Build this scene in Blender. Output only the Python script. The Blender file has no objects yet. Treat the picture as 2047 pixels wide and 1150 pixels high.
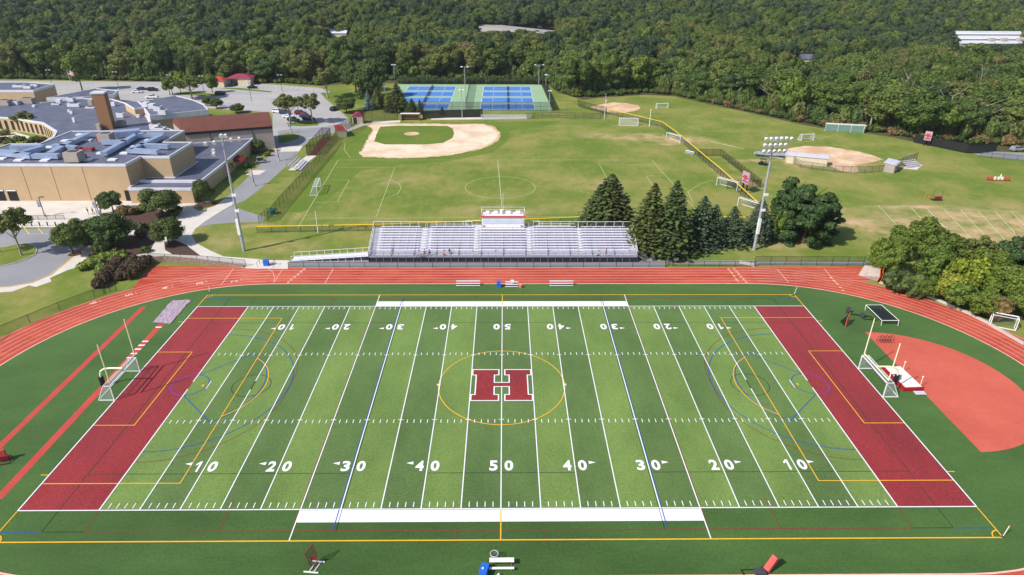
import bpy, bmesh, math, random
from mathutils import Vector, Matrix, noise
random.seed(7)
C = bpy.context.scene.collection
R = math.radians
# ---------------------------------------------------------------- camera model
F, CX, CY, CZ, PITCH, ROLL, YAW = 1311.46, 0.472, -80.102, 56.405, 0.466119, 0.0046988, 0.0121745
W, H = 2047.0, 1150.0
CAM = Vector((CX, CY, CZ))
_f = Vector((math.sin(YAW)*math.cos(PITCH), math.cos(YAW)*math.cos(PITCH), -math.sin(PITCH)))
_r = Vector((math.cos(YAW), -math.sin(YAW), 0)); _u = _r.cross(_f)
RT = math.cos(ROLL)*_r + math.sin(ROLL)*_u
UP = -math.sin(ROLL)*_r + math.cos(ROLL)*_u
def smooth(a, b, t):
    t = min(1, max(0, (t-a)/(b-a))); return t*t*(3-2*t)
def tz(x, y):                       # height of the land
    if y < 285: return 0.0
    n = noise.noise(Vector((x*.006, y*.006, 3.1)))
    return smooth(285, 760, y)*(21+10*n) + smooth(700, 1500, y)*45
def ray(px, py): return _f + RT*((px-W/2)/F) - UP*((py-H/2)/F)
def G(px, py, z=0.0):               # where the sight line through a pixel of the photo meets height z
    d = ray(px, py); t = (z-CZ)/d.z
    return Vector((CX+d.x*t, CY+d.y*t, z))
def g(px, py, z=0.0):
    p = G(px, py, z); return (p.x, p.y)
def GT(px, py, dz=0.0):
    d = ray(px, py); t = 100.0
    while t < 1500:
        p = CAM+d*t
        if p.z < tz(p.x, p.y)+dz: return Vector((p.x, p.y, tz(p.x, p.y)))
        t += 1.0
    return p
def proj(p):
    d = Vector(p)-CAM; z = d.dot(_f)
    return (W/2+F*d.dot(RT)/z, H/2-F*d.dot(UP)/z, z)
def HT(px, py, ty):                 # height of an upright thing based at (px,py) whose top shows at ty
    b = G(px, py); lo, hi = 0.0, 50.0
    for _ in range(40):
        m = (lo+hi)/2
        if proj((b.x, b.y, m))[1] > ty: lo = m
        else: hi = m
    return lo
cam = bpy.data.cameras.new('camera'); co = bpy.data.objects.new('camera', cam); C.objects.link(co)
cam.sensor_width = 36; cam.lens = 36*F/W; cam.clip_start = 1; cam.clip_end = 6000
co.matrix_world = Matrix(((RT.x, UP.x, -_f.x, CX), (RT.y, UP.y, -_f.y, CY), (RT.z, UP.z, -_f.z, CZ), (0, 0, 0, 1)))
bpy.context.scene.camera = co
# ---------------------------------------------------------------- light
SD = Vector((22, 14.7, 0)).normalized(); EL = R(43)
sun = bpy.data.lights.new('sun', 'SUN'); so = bpy.data.objects.new('sun', sun); C.objects.link(so)
sun.energy = 4.6; sun.angle = R(.5); sun.color = (1, .95, .87)
ld = Vector((SD.x*math.cos(EL), SD.y*math.cos(EL), -math.sin(EL)))
so.rotation_euler = ld.to_track_quat('-Z', 'Y').to_euler(); so.location = (-60, -40, 120)
w = bpy.data.worlds.new('World'); bpy.context.scene.world = w; w.use_nodes = True
nt = w.node_tree; nt.nodes.clear()
sk = nt.nodes.new('ShaderNodeTexSky'); sk.sky_type = 'NISHITA'; sk.sun_disc = False
sk.sun_elevation = EL; sk.sun_rotation = math.atan2(-SD.x, -SD.y) % (2*math.pi)
bgn = nt.nodes.new('ShaderNodeBackground'); bgn.inputs[1].default_value = .12
wo = nt.nodes.new('ShaderNodeOutputWorld'); nt.links.new(sk.outputs[0], bgn.inputs[0]); nt.links.new(bgn.outputs[0], wo.inputs[0])
sc = bpy.context.scene
sc.view_settings.view_transform = 'Standard'; sc.view_settings.look = 'None'; sc.view_settings.exposure = .25
sc.render.engine = 'CYCLES'; sc.cycles.max_bounces = 5; sc.cycles.diffuse_bounces = 2; sc.cycles.glossy_bounces = 2
sc.cycles.transparent_max_bounces = 16; sc.cycles.volume_bounces = 0
# ---------------------------------------------------------------- materials
M = {}
def S(*c):                          # sRGB 0-255 to linear
    return tuple(((v/255)/12.92 if v/255 < .04045 else ((v/255+.055)/1.055)**2.4) for v in c)
class NT:
    def __init__(s, name):
        s.m = bpy.data.materials.new(name); s.m.use_nodes = True; s.t = s.m.node_tree; s.t.nodes.clear()
        s.out = s.n('OutputMaterial')
        s.co = s.n('TexCoord').outputs['Object']
    def n(s, k): return s.t.nodes.new('ShaderNode'+k)
    def l(s, a, b): s.t.links.new(a, b)
    def noise(s, scale, detail=3, rough=.5, co=None, stretch=None):
        if stretch:
            mp = s.n('Mapping'); mp.inputs['Scale'].default_value = stretch; s.l(co or s.co, mp.inputs[0]); co = mp.outputs[0]
        t = s.n('TexNoise'); t.inputs['Scale'].default_value = scale; t.inputs['Detail'].default_value = detail
        t.inputs['Roughness'].default_value = rough; s.l(co or s.co, t.inputs['Vector']); return t.outputs['Fac']
    def rng(s, v, a, b, c=0, d=1):
        t = s.n('MapRange'); s.l(v, t.inputs[0])
        for i, q in enumerate((a, b, c, d)): t.inputs[i+1].default_value = q
        return t.outputs[0]
    def math(s, op, a, b):
        t = s.n('Math'); t.operation = op
        for i, q in enumerate((a, b)):
            if isinstance(q, (int, float)): t.inputs[i].default_value = q
            else: s.l(q, t.inputs[i])
        return t.outputs[0]
    def mix(s, f, a, b, mode='MIX'):
        t = s.n('Mix'); t.data_type = 'RGBA'; t.blend_type = mode
        for i, q in ((0, f), (6, a), (7, b)):
            if isinstance(q, (int, float)): t.inputs[i].default_value = q
            elif isinstance(q, tuple): t.inputs[i].default_value = (*q[:3], 1)
            else: s.l(q, t.inputs[i])
        return t.outputs[2]
    def bsdf(s, col, rough=.9, metal=0, spec=.2, bump=None, bstr=.3, bdist=.05):
        b = s.n('BsdfPrincipled'); b.inputs['Roughness'].default_value = rough; b.inputs['Metallic'].default_value = metal
        b.inputs['Specular IOR Level'].default_value = spec
        if isinstance(col, tuple): b.inputs['Base Color'].default_value = (*col, 1)
        else: s.l(col, b.inputs['Base Color'])
        if bump is not None:
            k = s.n('Bump'); k.inputs['Strength'].default_value = bstr; k.inputs['Distance'].default_value = bdist
            s.l(bump, k.inputs['Height']); s.l(k.outputs[0], b.inputs['Normal'])
        s.l(b.outputs[0], s.out.inputs[0]); return b
def mat(name, c1, c2=None, scale=1., rough=.85, metal=0., spec=.25, s2=None, k2=.12, bump=0):
    t = NT(name); c2 = c2 or tuple(v*.86 for v in c1)
    n1 = t.noise(scale, 4, .6); col = t.mix(t.rng(n1, .3, .7), c1, c2)
    s2 = s2 or scale*9
    n2 = t.noise(s2, 2); col = t.mix(1., col, t.mix(n2, (1-k2,)*3, (1+k2,)*3), 'MULTIPLY')
    t.bsdf(col, rough, metal, spec, n2 if bump else None, bump or .1)
    M[name] = t.m; return t.m
def spots(t, lst, edge=.55):        # worn places: soft ellipses broken up by noise
    acc = None; nz = t.noise(.16, 6, .65)
    for (x, y, rx, ry, k) in lst:
        mp = t.n('Mapping'); mp.vector_type = 'TEXTURE'; mp.inputs['Location'].default_value = (x, y, 0); mp.inputs['Scale'].default_value = (rx, ry, 1e3)
        t.l(t.co, mp.inputs[0]); gr = t.n('TexGradient'); gr.gradient_type = 'SPHERICAL'; t.l(mp.outputs[0], gr.inputs[0])
        v = t.math('MULTIPLY', t.rng(gr.outputs['Fac'], 0, .7), k); acc = v if acc is None else t.math('MAXIMUM', acc, v)
    m = t.math('MULTIPLY', acc, t.rng(nz, .36, .6)); return m
def lawn_mat(name, ga, gb, br, sp, brk=.45):
    t = NT(name)
    a = t.noise(.055, 5, .6); b = t.noise(.5, 5, .7, stretch=(1, .55, 1)); c = t.noise(1.8, 5, .8)
    col = t.mix(t.rng(a, .38, .62), ga, gb)
    d = t.math('ADD', t.math('MULTIPLY', t.rng(a, .46, .66), .8), t.rng(b, .5, .72, 0, .6))
    col = t.mix(t.math('MULTIPLY', d, brk), col, br)
    if sp: col = t.mix(spots(t, sp), col, S(190, 160, 124))
    col = t.mix(1., col, t.mix(b, (.84, .84, .82), (1.16, 1.16, 1.18)), 'MULTIPLY')
    col = t.mix(1., col, t.mix(c, (.7, .7, .7), (1.3, 1.3, 1.3)), 'MULTIPLY')
    t.bsdf(col, .95, 0, .1, c, .5, .08); M[name] = t.m
def turf_mat(name, base, streak=(1, .25, 1), var=.2, fib=.3, sheen=.35):
    t = NT(name); a = t.noise(.09, 4, .6, stretch=streak); b = t.noise(.9, 5, .75, stretch=streak); c = t.noise(3.4, 3, .85)
    col = t.mix(1., base, t.mix(t.rng(a, .3, .7), tuple(1-v*var for v in (1, .85, .9)), tuple(1+v*var for v in (1, .85, .9))), 'MULTIPLY')
    col = t.mix(1., col, t.mix(b, (.8,)*3, (1.2,)*3), 'MULTIPLY')
    col = t.mix(1., col, t.mix(t.rng(c, .3, .7), (1-fib,)*3, (1+fib,)*3), 'MULTIPLY')
    b_ = t.bsdf(col, .8, 0, .25, c, .5, .04); b_.inputs['Sheen Weight'].default_value = sheen; b_.inputs['Sheen Roughness'].default_value = .45; b_.inputs['Sheen Tint'].default_value = (.6, .95, .3, 1) if base[1] > base[0] else (1, .6, .6, 1); M[name] = t.m
def leaf_mat(name, cols, tr=.25, dark=.55):
    t = NT(name); oi = t.n('ObjectInfo'); gm = t.n('NewGeometry')
    cr = t.n('ValToRGB'); cr.color_ramp.interpolation = 'LINEAR'; e = cr.color_ramp.elements
    while len(e) < len(cols): e.new(.5)
    for i, c in enumerate(cols): e[i].position = i/max(1, len(cols)-1); e[i].color = (*c, 1)
    t.l(oi.outputs['Random'], cr.inputs[0])
    isl = gm.outputs['Random Per Island']
    col = t.mix(1., cr.outputs[0], t.mix(isl, (dark, dark, dark*.95), (1.5, 1.45, 1.3)), 'MULTIPLY')
    b = t.bsdf(col, .7, 0, .25); tl = t.n('BsdfTranslucent'); t.l(col, tl.inputs[0])
    mx = t.n('MixShader'); mx.inputs[0].default_value = tr; t.l(b.outputs[0], mx.inputs[1]); t.l(tl.outputs[0], mx.inputs[2]); t.l(mx.outputs[0], t.out.inputs[0])
    M[name] = t.m
def mesh_mat(name, col, op, period=0):   # chain link / netting seen from afar: thin strands with air between
    t = NT(name); b = t.bsdf(col, .6, .0, .3); tr = t.n('BsdfTransparent'); mx = t.n('MixShader'); mx.inputs[0].default_value = op
    t.l(tr.outputs[0], mx.inputs[1]); t.l(b.outputs[0], mx.inputs[2]); t.l(mx.outputs[0], t.out.inputs[0]); M[name] = t.m
# ---------------------------------------------------------------- mesh helpers
class MB:
    def __init__(s): s.v = []; s.f = []; s.mi = []; s.cur = 0
    def add(s, vs, fs):
        o = len(s.v); s.v += [tuple(v) for v in vs]; s.f += [tuple(i+o for i in f) for f in fs]; s.mi += [s.cur]*len(fs); return s
    def box(s, c, d, rz=0, tilt=None):
        cx, cy, cz = c; hx, hy, hz = d[0]/2, d[1]/2, d[2]/2; ca, sa = math.cos(rz), math.sin(rz); vs = []
        for z in (-hz, hz):
            for x, y in ((-hx, -hy), (hx, -hy), (hx, hy), (-hx, hy)): vs.append((cx+x*ca-y*sa, cy+x*sa+y*ca, cz+z))
        return s.add(vs, [(3, 2, 1, 0), (4, 5, 6, 7), (0, 1, 5, 4), (1, 2, 6, 5), (2, 3, 7, 6), (3, 0, 4, 7)])
    def prism(s, pts, z0, z1):
        n = len(pts); a = sum(pts[i][0]*pts[(i+1) % n][1]-pts[(i+1) % n][0]*pts[i][1] for i in range(n))
        if a < 0: pts = pts[::-1]
        vs = [(p[0], p[1], z0) for p in pts]+[(p[0], p[1], z1) for p in pts]
        return s.add(vs, [tuple(range(n-1, -1, -1)), tuple(range(n, 2*n))]+[(i, (i+1) % n, n+(i+1) % n, n+i) for i in range(n)])
    def sheet(s, pts, z):
        n = len(pts); a = sum(pts[i][0]*pts[(i+1) % n][1]-pts[(i+1) % n][0]*pts[i][1] for i in range(n))
        if a < 0: pts = pts[::-1]
        return s.add([(p[0], p[1], z) for p in pts], [tuple(range(n))])
    def bar(s, p, q, wd, ht=None, n=4):
        p, q = Vector(p), Vector(q); d = (q-p)
        if d.length < 1e-6: return s
        d.normalize(); ht = ht or wd
        a = d.cross(Vector((0, 0, 1))) if abs(d.z) < .95 else d.cross(Vector((0, 1, 0)))
        a.normalize(); b = a.cross(d); vs = []
        for c in (p, q):
            for k in range(n):
                t = 2*math.pi*(k+.5)/n; m = math.sqrt(2) if n == 4 else 1
                vs.append(c+a*(wd/2*m*math.cos(t))+b*(ht/2*m*math.sin(t)))
        return s.add(vs, [tuple(range(n-1, -1, -1)), tuple(range(n, 2*n))]+[(k, (k+1) % n, n+(k+1) % n, n+k) for k in range(n)])
    def path(s, ps, wd, n=6):
        for a, b in zip(ps, ps[1:]): s.bar(a, b, wd, n=n)
        return s
    def cone(s, c, r0, r1, h, n=10, ax=None):
        ax = Vector(ax or (0, 0, 1)).normalized(); a = ax.orthogonal().normalized(); b = ax.cross(a); c = Vector(c)
        vs = [c+(a*math.cos(2*math.pi*k/n)+b*math.sin(2*math.pi*k/n))*r0 for k in range(n)]+[c+ax*h+(a*math.cos(2*math.pi*k/n)+b*math.sin(2*math.pi*k/n))*r1 for k in range(n)]
        return s.add(vs, [tuple(range(n-1, -1, -1)), tuple(range(n, 2*n))]+[(k, (k+1) % n, n+(k+1) % n, n+k) for k in range(n)])
    def ball(s, c, r, sz=1., n=8, m=6):
        vs = []; fs = []
        for i in range(m+1):
            ph = math.pi*i/m
            for k in range(n): vs.append((c[0]+r*math.sin(ph)*math.cos(2*math.pi*k/n), c[1]+r*math.sin(ph)*math.sin(2*math.pi*k/n), c[2]-r*sz*math.cos(ph)))
        for i in range(m):
            for k in range(n): fs.append((i*n+k, i*n+(k+1) % n, (i+1)*n+(k+1) % n, (i+1)*n+k))
        return s.add(vs, fs)
    def line(s, ps, wd, z, closed=False):       # flat painted ribbon with mitred joints
        ps = [Vector((p[0], p[1])) for p in ps]; n = len(ps); L = []; Q = []
        for i, p in enumerate(ps):
            a = ps[i-1] if (i > 0 or closed) else None; b = ps[(i+1) % n] if (i < n-1 or closed) else None
            d1 = (p-a).normalized() if a is not None else None; d2 = (b-p).normalized() if b is not None else None
            d = ((d1 or d2)+(d2 or d1)); d = d.normalized() if d.length > 1e-6 else (d1 or d2)
            nn = Vector((-d.y, d.x)); k = 1/max(.3, abs(nn.dot(Vector((-(d1 or d2).y, (d1 or d2).x)))))
            L.append(p+nn*wd/2*k); Q.append(p-nn*wd/2*k)
        vs = [(p.x, p.y, z) for p in L]+[(p.x, p.y, z) for p in Q]; fs = []
        for i in range(n if closed else n-1): j = (i+1) % n; fs.append((n+i, n+j, j, i))
        return s.add(vs, fs)
    def build(s, name, m, parent=None, loc=None, smooth_=False):
        me = bpy.data.meshes.new(name); me.from_pydata(s.v, [], s.f); me.update()
        for k in (m if isinstance(m, (list, tuple)) else [m]): me.materials.append(M[k] if isinstance(k, str) else k)
        if any(s.mi): me.polygons.foreach_set('material_index', s.mi)
        if smooth_: me.polygons.foreach_set('use_smooth', [True]*len(me.polygons))
        o = bpy.data.objects.new(name, me); C.objects.link(o)
        if parent is not None: o.parent = parent
        if loc is not None: o.location = loc
        return o
def tag(o, label=None, cat=None, group=None, kind=None):
    if label: o['label'] = label
    if cat: o['category'] = cat
    if group: o['group'] = group
    if kind: o['kind'] = kind
    return o
def thing(name, label, cat, loc=(0, 0, 0), rz=0, group=None):
    o = bpy.data.objects.new(name, None); C.objects.link(o); o.location = loc; o.rotation_euler = (0, 0, rz); o.empty_display_size = .5
    return tag(o, label, cat, group)
def struct(name, mb, m): return tag(mb.build(name, m), kind='structure')
def copy_tree(o, parent=None):
    kids = [k for k in CH.get(o, o.children)]
    c = o.copy(); C.objects.link(c)
    if parent is not None: c.parent = parent
    for k in kids: copy_tree(k, c)
    return c
CH = {}
def place(proto, used, loc, rz, label, group=None, sc_=None):
    o = proto if not used[0] else copy_tree(proto)
    used[0] = True; o.location = loc; o.rotation_euler = (0, 0, rz); o['label'] = label
    if group: o['group'] = group
    if sc_: o.scale = sc_
    return o
def arc(cx, cy, r, a0, a1, n=24): return [(cx+r*math.cos(R(a0+(a1-a0)*i/n)), cy+r*math.sin(R(a0+(a1-a0)*i/n))) for i in range(n+1)]
def glyph(mb, ch, cx, cy, w_, h_, z, rot=0., bold=.0, plane=None):
    if ch == '1':
        w_ = w_*.5; pp = [(w_*.15, -h_/2), (w_*.5+w_*.25, -h_/2), (w_*.75, h_/2), (w_*.2, h_/2), (-w_*.65, h_*.26), (-w_*.65, h_*.08), (w_*.15, h_*.27)]
        ca, sa = math.cos(rot), math.sin(rot); mb.add([(cx+x*ca-y*sa, cy+x*sa+y*ca, z) for x, y in pp], [tuple(range(7))]); return
    cu = bpy.data.curves.new('t', 'FONT'); cu.body = ch; cu.size = 1; cu.offset = bold; cu.resolution_u = 3
    o = bpy.data.objects.new('t', cu); C.objects.link(o); dg = bpy.context.evaluated_depsgraph_get(); me = o.evaluated_get(dg).to_mesh()
    vs = [v.co.copy() for v in me.vertices]; fs = [tuple(p.vertices) for p in me.polygons]; o.evaluated_get(dg).to_mesh_clear()
    bpy.data.objects.remove(o); bpy.data.curves.remove(cu)
    x0, x1 = min(v.x for v in vs), max(v.x for v in vs); y0, y1 = min(v.y for v in vs), max(v.y for v in vs)
    ca, sa = math.cos(rot), math.sin(rot); out = []
    for v in vs:
        x = ((v.x-x0)/(x1-x0)-.5)*w_; y = ((v.y-y0)/(y1-y0)-.5)*h_
        if plane: out.append(Vector(plane[0])+Vector(plane[1])*(cx+x)+Vector(plane[2])*(cy+y))
        else: out.append((cx+x*ca-y*sa, cy+x*sa+y*ca, z))
    mb.add(out, fs)
# ================================================================ the setting
mat('forest_soil', S(70, 74, 44), S(92, 84, 58), .05, s2=.6, k2=.3)
GR = [(50, 150, 22, 7, 1), (62, 146, 14, 8, 1), (34, 152, 12, 5, .7), (26, 95, 12, 9, .45), (73, 78, 6, 5, .9), (79, 70, 6, 9, 1), (92, 66, 16, 12, .8), (116, 66, 36, 15, 1), (122, 62, 44, 22, .7), (100, 115, 34, 9, .45), (104, 77.5, 15, 2.2, 1), (109, 59, 15, 7, 1), (84, 66, 4, 7, 1), (84, 75, 4, 4, .9), (87, 60, 6, 5, .8), (69, 96, 4, 4, .9), (38, 50, 12, 3, .8),
      (-30, 100, 14, 8, .35), (0, 75, 20, 6, .4), (-72, 57, 9, 5, .5), (-62, 54, 8, 6, .5), (-47, 52, 10, 5, .45), (60, 53, 16, 4, .6), (44, 52, 8, 2, .7), (56, 140, 5, 2.5, .8), (80, 120, 14, 3, .7), (64, 106, 3, 12, .5), (64, 66, 5, 9, .6), (-58, 64, 8, 2, .6), (-50, 75, 2, 12, .6), (75, 72, 10, 6, .5)]
lawn_mat('lawn', S(100, 119, 48), S(124, 131, 62), S(150, 138, 86), GR, .6)
lawn_mat('lawn_rich', S(92, 115, 42), S(102, 120, 48), S(120, 125, 60), None, .3)
gr = MB(); nx, ny = 90, 100
for j in range(ny+1):
    for i in range(nx+1):
        x = -1300+2600*i/nx; y = -250+(2250)*((j/ny)**1.15); gr.v.append((x, y, tz(x, y)-.03))
for j in range(ny):
    for i in range(nx):
        a = j*(nx+1)+i; gr.f.append((a, a+1, a+nx+2, a+nx+1)); gr.mi.append(0)
struct('ground', gr, 'forest_soil')
LAWN = [(-300, 30), (-260, -60), (150, -60), (190, 60)]+[g(*p) for p in [(2200, 320), (2047, 305), (1960, 302), (1900, 300), (1840, 287), (1790, 276), (1740, 268), (1650, 258), (1600, 249), (1540, 235), (1480, 222), (1400, 205), (1350, 193), (1290, 190), (1200, 196), (1165, 200), (1140, 192), (1115, 186), (1098, 172), (1060, 168), (800, 166), (700, 168), (640, 172), (560, 166), (480, 166), (330, 164), (0, 158), (-120, 158)]]
struct('lawn', MB().sheet(LAWN, .002), 'lawn')
# --- paving
mat('asphalt', S(134, 134, 140), S(146, 146, 150), .12, s2=3, k2=.08)
mat('asphalt_lot', S(158, 155, 156), S(172, 168, 166), .08, s2=2, k2=.07)
mat('concrete', S(212, 204, 196), S(196, 188, 180), .25, s2=4, k2=.06)
mat('curb_concrete', S(186, 180, 172), None, .5)
mat('mulch', S(72, 54, 48), S(88, 66, 56), 1.2, s2=8, k2=.35)
mat('paint_yellow', S(232, 186, 90), None, .8); mat('paint_white', (.82, .82, .82), (.74, .74, .74), .6, k2=.05)
rd = MB().sheet([g(*p) for p in [(-40, 462), (60, 458), (150, 455), (180, 458), (200, 472), (176, 494), (150, 508), (128, 528), (103, 549), (60, 567), (20, 574), (-40, 577)]], .012)
struct('road', rd, 'asphalt')
isl = [g(*p) for p in [(-30, 498), (10, 494), (35, 488), (58, 488), (70, 493), (75, 500), (72, 509), (55, 518), (30, 527), (0, 533), (-30, 536)]]
struct('traffic_island_kerb', MB().prism(isl, .0, .14), 'curb_concrete')
ci = Vector((sum(p[0] for p in isl)/len(isl), sum(p[1] for p in isl)/len(isl)))
struct('traffic_island_grass', MB().sheet([tuple(ci+(Vector(p)-ci)*.955) for p in isl], .145), 'lawn')
yl = MB()
for off in (0, .45): yl.line([g(x, y+off*5) for x, y in [(-30, 577), (22, 573), (62, 565), (100, 549), (130, 526), (152, 507), (178, 490)]], .14, .020)
yl.line([g(45, 468), g(170, 467)], .14, .020)
for a, b in (((20, 455), (31, 468)), ((48, 455), (59, 469)), ((76, 456), (86, 468)), ((104, 456), (113, 467)), ((132, 456), (140, 467))): yl.line([g(*a), g(*b)], .2, .024)
struct('road_markings', yl, 'paint_yellow')
wk = MB()
wk.sheet([g(*p) for p in [(-60, 401), (262, 401), (300, 401), (395, 399), (401, 404), (385, 416), (398, 422), (430, 412), (448, 398), (468, 398), (464, 410), (438, 425), (408, 444), (390, 458), (383, 470), (392, 486), (420, 501), (447, 513), (540, 520), (578, 521), (575, 538), (494, 537), (430, 528), (380, 523), (330, 521), (300, 518), (262, 523), (250, 520), (200, 516), (162, 527), (150, 536), (136, 540), (100, 556), (103, 563), (72, 574), (58, 571), (25, 583), (-60, 590), (-60, 578), (20, 574), (64, 566), (104, 550), (130, 528), (154, 508), (182, 488), (190, 470), (178, 458), (150, 454), (-60, 456)]], .018)
wk.sheet([g(*p) for p in [(500, 340), (532, 341), (518, 350), (492, 350)]], .0205)
wk.sheet([g(*p) for p in [(563, 294), (605, 292), (598, 303), (560, 304)]], .0205)
wk.sheet([g(*p) for p in [(690, 266), (712, 262), (740, 252), (796, 247), (1050, 234), (1053, 239), (862, 243), (800, 243), (742, 245), (720, 252), (705, 258)][:2]+[g0 for g0 in []]+[(690, 250), (712, 248)]] if False else [g(*p) for p in [(690, 272), (700, 262), (722, 253), (742, 248), (800, 245), (800, 241), (740, 243), (712, 250), (690, 262)]], .0205)
wk.sheet([g(862, 240), g(1053, 238), g(1053, 234), g(862, 236)], .0205)
wk.sheet([g(*p) for p in [(1478, 521), (1478, 527), (1508, 534), (1508, 527)]], .0205)
wk.sheet([g(*p) for p in [(575, 341), (592, 341), (632, 312), (615, 310)]], .0205)
wk.sheet([g(*p) for p in [(1804, 337), (1832, 340), (1845, 330), (1820, 328)]], .0205)
wk.sheet([g(*p) for p in [(1505, 305), (1540, 306), (1568, 318), (1540, 315)]], .0205)
struct('concrete_walk', wk, 'concrete')
ap = MB()
ap.sheet([g(*p) for p in [(463, 403), (520, 346), (560, 302), (580, 280), (560, 297), (598, 303), (560, 348), (520, 386), (480, 404), (470, 400)]] if False else [g(*p) for p in [(448, 399), (478, 372), (512, 338), (545, 305), (562, 300), (597, 303), (575, 330), (535, 366), (490, 401), (466, 411), (438, 420)]], .0115)
ap.sheet([g(*p) for p in [(385, 452), (408, 444), (440, 425), (463, 412), (500, 425), (530, 434), (526, 444), (470, 445), (420, 449), (392, 456)]], .0115)
ap.sheet([g(*p) for p in [(520, 537), (600, 537.5), (1330, 537), (1330, 522), (1300, 518), (1280, 516), (735, 516), (580, 520)]], .0115)
ap.sheet([g(*p) for p in [(1330, 522), (1330, 528), (1510, 529), (1735, 530), (1735, 523), (1500, 521)]], .0115)
ap.sheet([g(*p) for p in [(1930, 301), (2100, 309), (2100, 330), (2047, 321), (1960, 312)]], .0115)
struct('asphalt_path', ap, 'asphalt')
lot = MB()
lot.sheet([g(*p) for p in [(-60, 160), (0, 161), (200, 163), (400, 165), (487, 167), (560, 170), (640, 176), (660, 184), (648, 196), (668, 212), (700, 240), (690, 262), (640, 270), (560, 300), (545, 300), (545, 225), (400, 215), (300, 200), (230, 230), (100, 240), (-60, 240)]], .0095)
struct('parking_lot', lot, 'asphalt_lot')
drv = MB().sheet([g(*p) for p in [(556, 262), (585, 258), (640, 255), (700, 246), (702, 258), (650, 268), (612, 276), (620, 283), (605, 293), (556, 294)]], .0135); struct('driveway', drv, 'asphalt')
gi = MB()
gi.sheet([g(*p) for p in [(572, 247), (600, 243), (634, 243), (637, 251), (600, 253), (578, 251)]], .0165)
gi.sheet([g(*p) for p in [(348, 186), (372, 183), (420, 187), (450, 191), (420, 193), (370, 190)]], .0165)
gi.sheet([g(*p) for p in [(640, 186), (700, 184), (760, 186), (760, 210), (720, 210), (668, 206), (650, 196)]], .0165)
gi.sheet([g(*p) for p in [(430, 176), (480, 176), (545, 183), (540, 185), (480, 180)]], .0165)
gi.sheet([g(*p) for p in [(556, 271), (575, 266), (600, 270), (596, 278), (565, 286), (556, 285)]], .0165)
struct('lot_grass', gi, 'lawn_rich')
pl = MB()
def stalls(a, b, n, dx, dy):
    a, b = Vector(g(*a)), Vector(g(*b))
    for i in range(n+1):
        p = a+(b-a)*i/n; pl.line([p, p+Vector((dx, dy))], .14, .0175)
stalls((120, 181), (345, 184), 26, 0, -6); stalls((100, 172), (400, 174), 30, 0, 5); stalls((425, 200), (555, 202), 16, -1.5, -6); stalls((450, 193), (590, 196), 18, 1.5, 5); stalls((430, 212), (540, 214), 13, -1.5, -6)
stalls((500, 171), (640, 183), 14, 0, 6)
struct('parking_markings', pl, 'paint_white')
mu = MB()
for P_ in [[(328, 484), (350, 480), (372, 490), (400, 511), (345, 509), (330, 500)], [(388, 411), (398, 404), (430, 404), (436, 409), (405, 416)], [(175, 514), (190, 492), (215, 478), (250, 470), (300, 474), (310, 482), (300, 503), (262, 513), (200, 520)],
           [(235, 440), (262, 422), (320, 420), (352, 432), (350, 448), (300, 462), (250, 460)], [(60, 425)]*0]:
    if P_: mu.sheet([g(*p) for p in P_], .0235)
for c in ((150, 508), (178, 487)):
    x, y = g(*c); mu.sheet(arc(x, y, 1.3, 0, 360, 16)[:-1], .0235)
struct('mulch_bed', mu, 'mulch')
# --- baseball
def dirt(name, a, b, c):
    t = NT(name); n1 = t.noise(.12, 5, .65); n2 = t.noise(1.2, 4, .7); n3 = t.noise(6, 2)
    col = t.mix(t.rng(n1, .42, .62), a, b); col = t.mix(t.rng(n2, .5, .7, 0, .75), col, c)
    col = t.mix(1., col, t.mix(n3, (.94,)*3, (1.06,)*3), 'MULTIPLY'); t.bsdf(col, .95, 0, .1); M[name] = t.m
dirt('sand_light', S(226, 208, 186), S(206, 182, 154), S(190, 158, 122)); dirt('sand_brown', S(196, 160, 128), S(222, 196, 168), S(188, 148, 112))
def edge_noise(pts, amp=.35, step=1.2):
    out = []
    for i, p in enumerate(pts):
        q = Vector(pts[(i+1) % len(pts)]); p = Vector(p); n = max(1, int((q-p).length/step))
        for k in range(n):
            c = p+(q-p)*k/n; o = noise.noise_vector(Vector((c.x*.7, c.y*.7, 0)))*amp; out.append((c.x+o.x, c.y+o.y))
    return out
struct('infield_dirt_edge', MB().sheet(edge_noise([g(*p) for p in [(731, 249), (760, 246.5), (905, 248), (965, 247.5), (988, 253), (999, 264), (1000, 276), (985, 289), (952, 300.5), (900, 310.5), (850, 315.5), (780, 316.5), (726, 314), (718, 306), (725, 296), (735, 276), (746, 259)]], .8, .8), .0048), 'sand_brown')
bs = MB()
bs.sheet(edge_noise([g(*p) for p in [(735, 251), (760, 249), (900, 250), (960, 249.5), (982, 255), (993, 264), (994, 275), (980, 287), (950, 298), (900, 308), (850, 313), (780, 314), (730, 312), (722, 306), (728, 296), (738, 276), (749, 258)]]), .0060)
struct('baseball_infield_dirt', bs, 'sand_light')
bg = MB().sheet(edge_noise([g(*p) for p in [(760, 253.5), (795, 251.5), (895, 252), (905, 257), (908, 267), (905, 276), (885, 286), (850, 289), (770, 289), (748, 283), (752, 270)]], .2), .0085); struct('baseball_infield_grass', bg, 'lawn_rich')
mnd = MB(); x, y = g(823, 267.5); mnd.sheet(arc(x, y, 2.7, 0, 360, 24)[:-1], .011); struct('pitchers_mound', mnd, 'sand_brown')
rg = MB().sheet([g(*p) for p in [(570, 425), (610, 372), (655, 315), (692, 278), (742, 252), (800, 246), (1120, 242), (1100, 250), (1020, 262), (1012, 285), (985, 305), (900, 322), (800, 330), (720, 342), (690, 370), (640, 410), (600, 425)]], .0040); struct('mown_grass', rg, 'lawn_rich')
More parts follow.
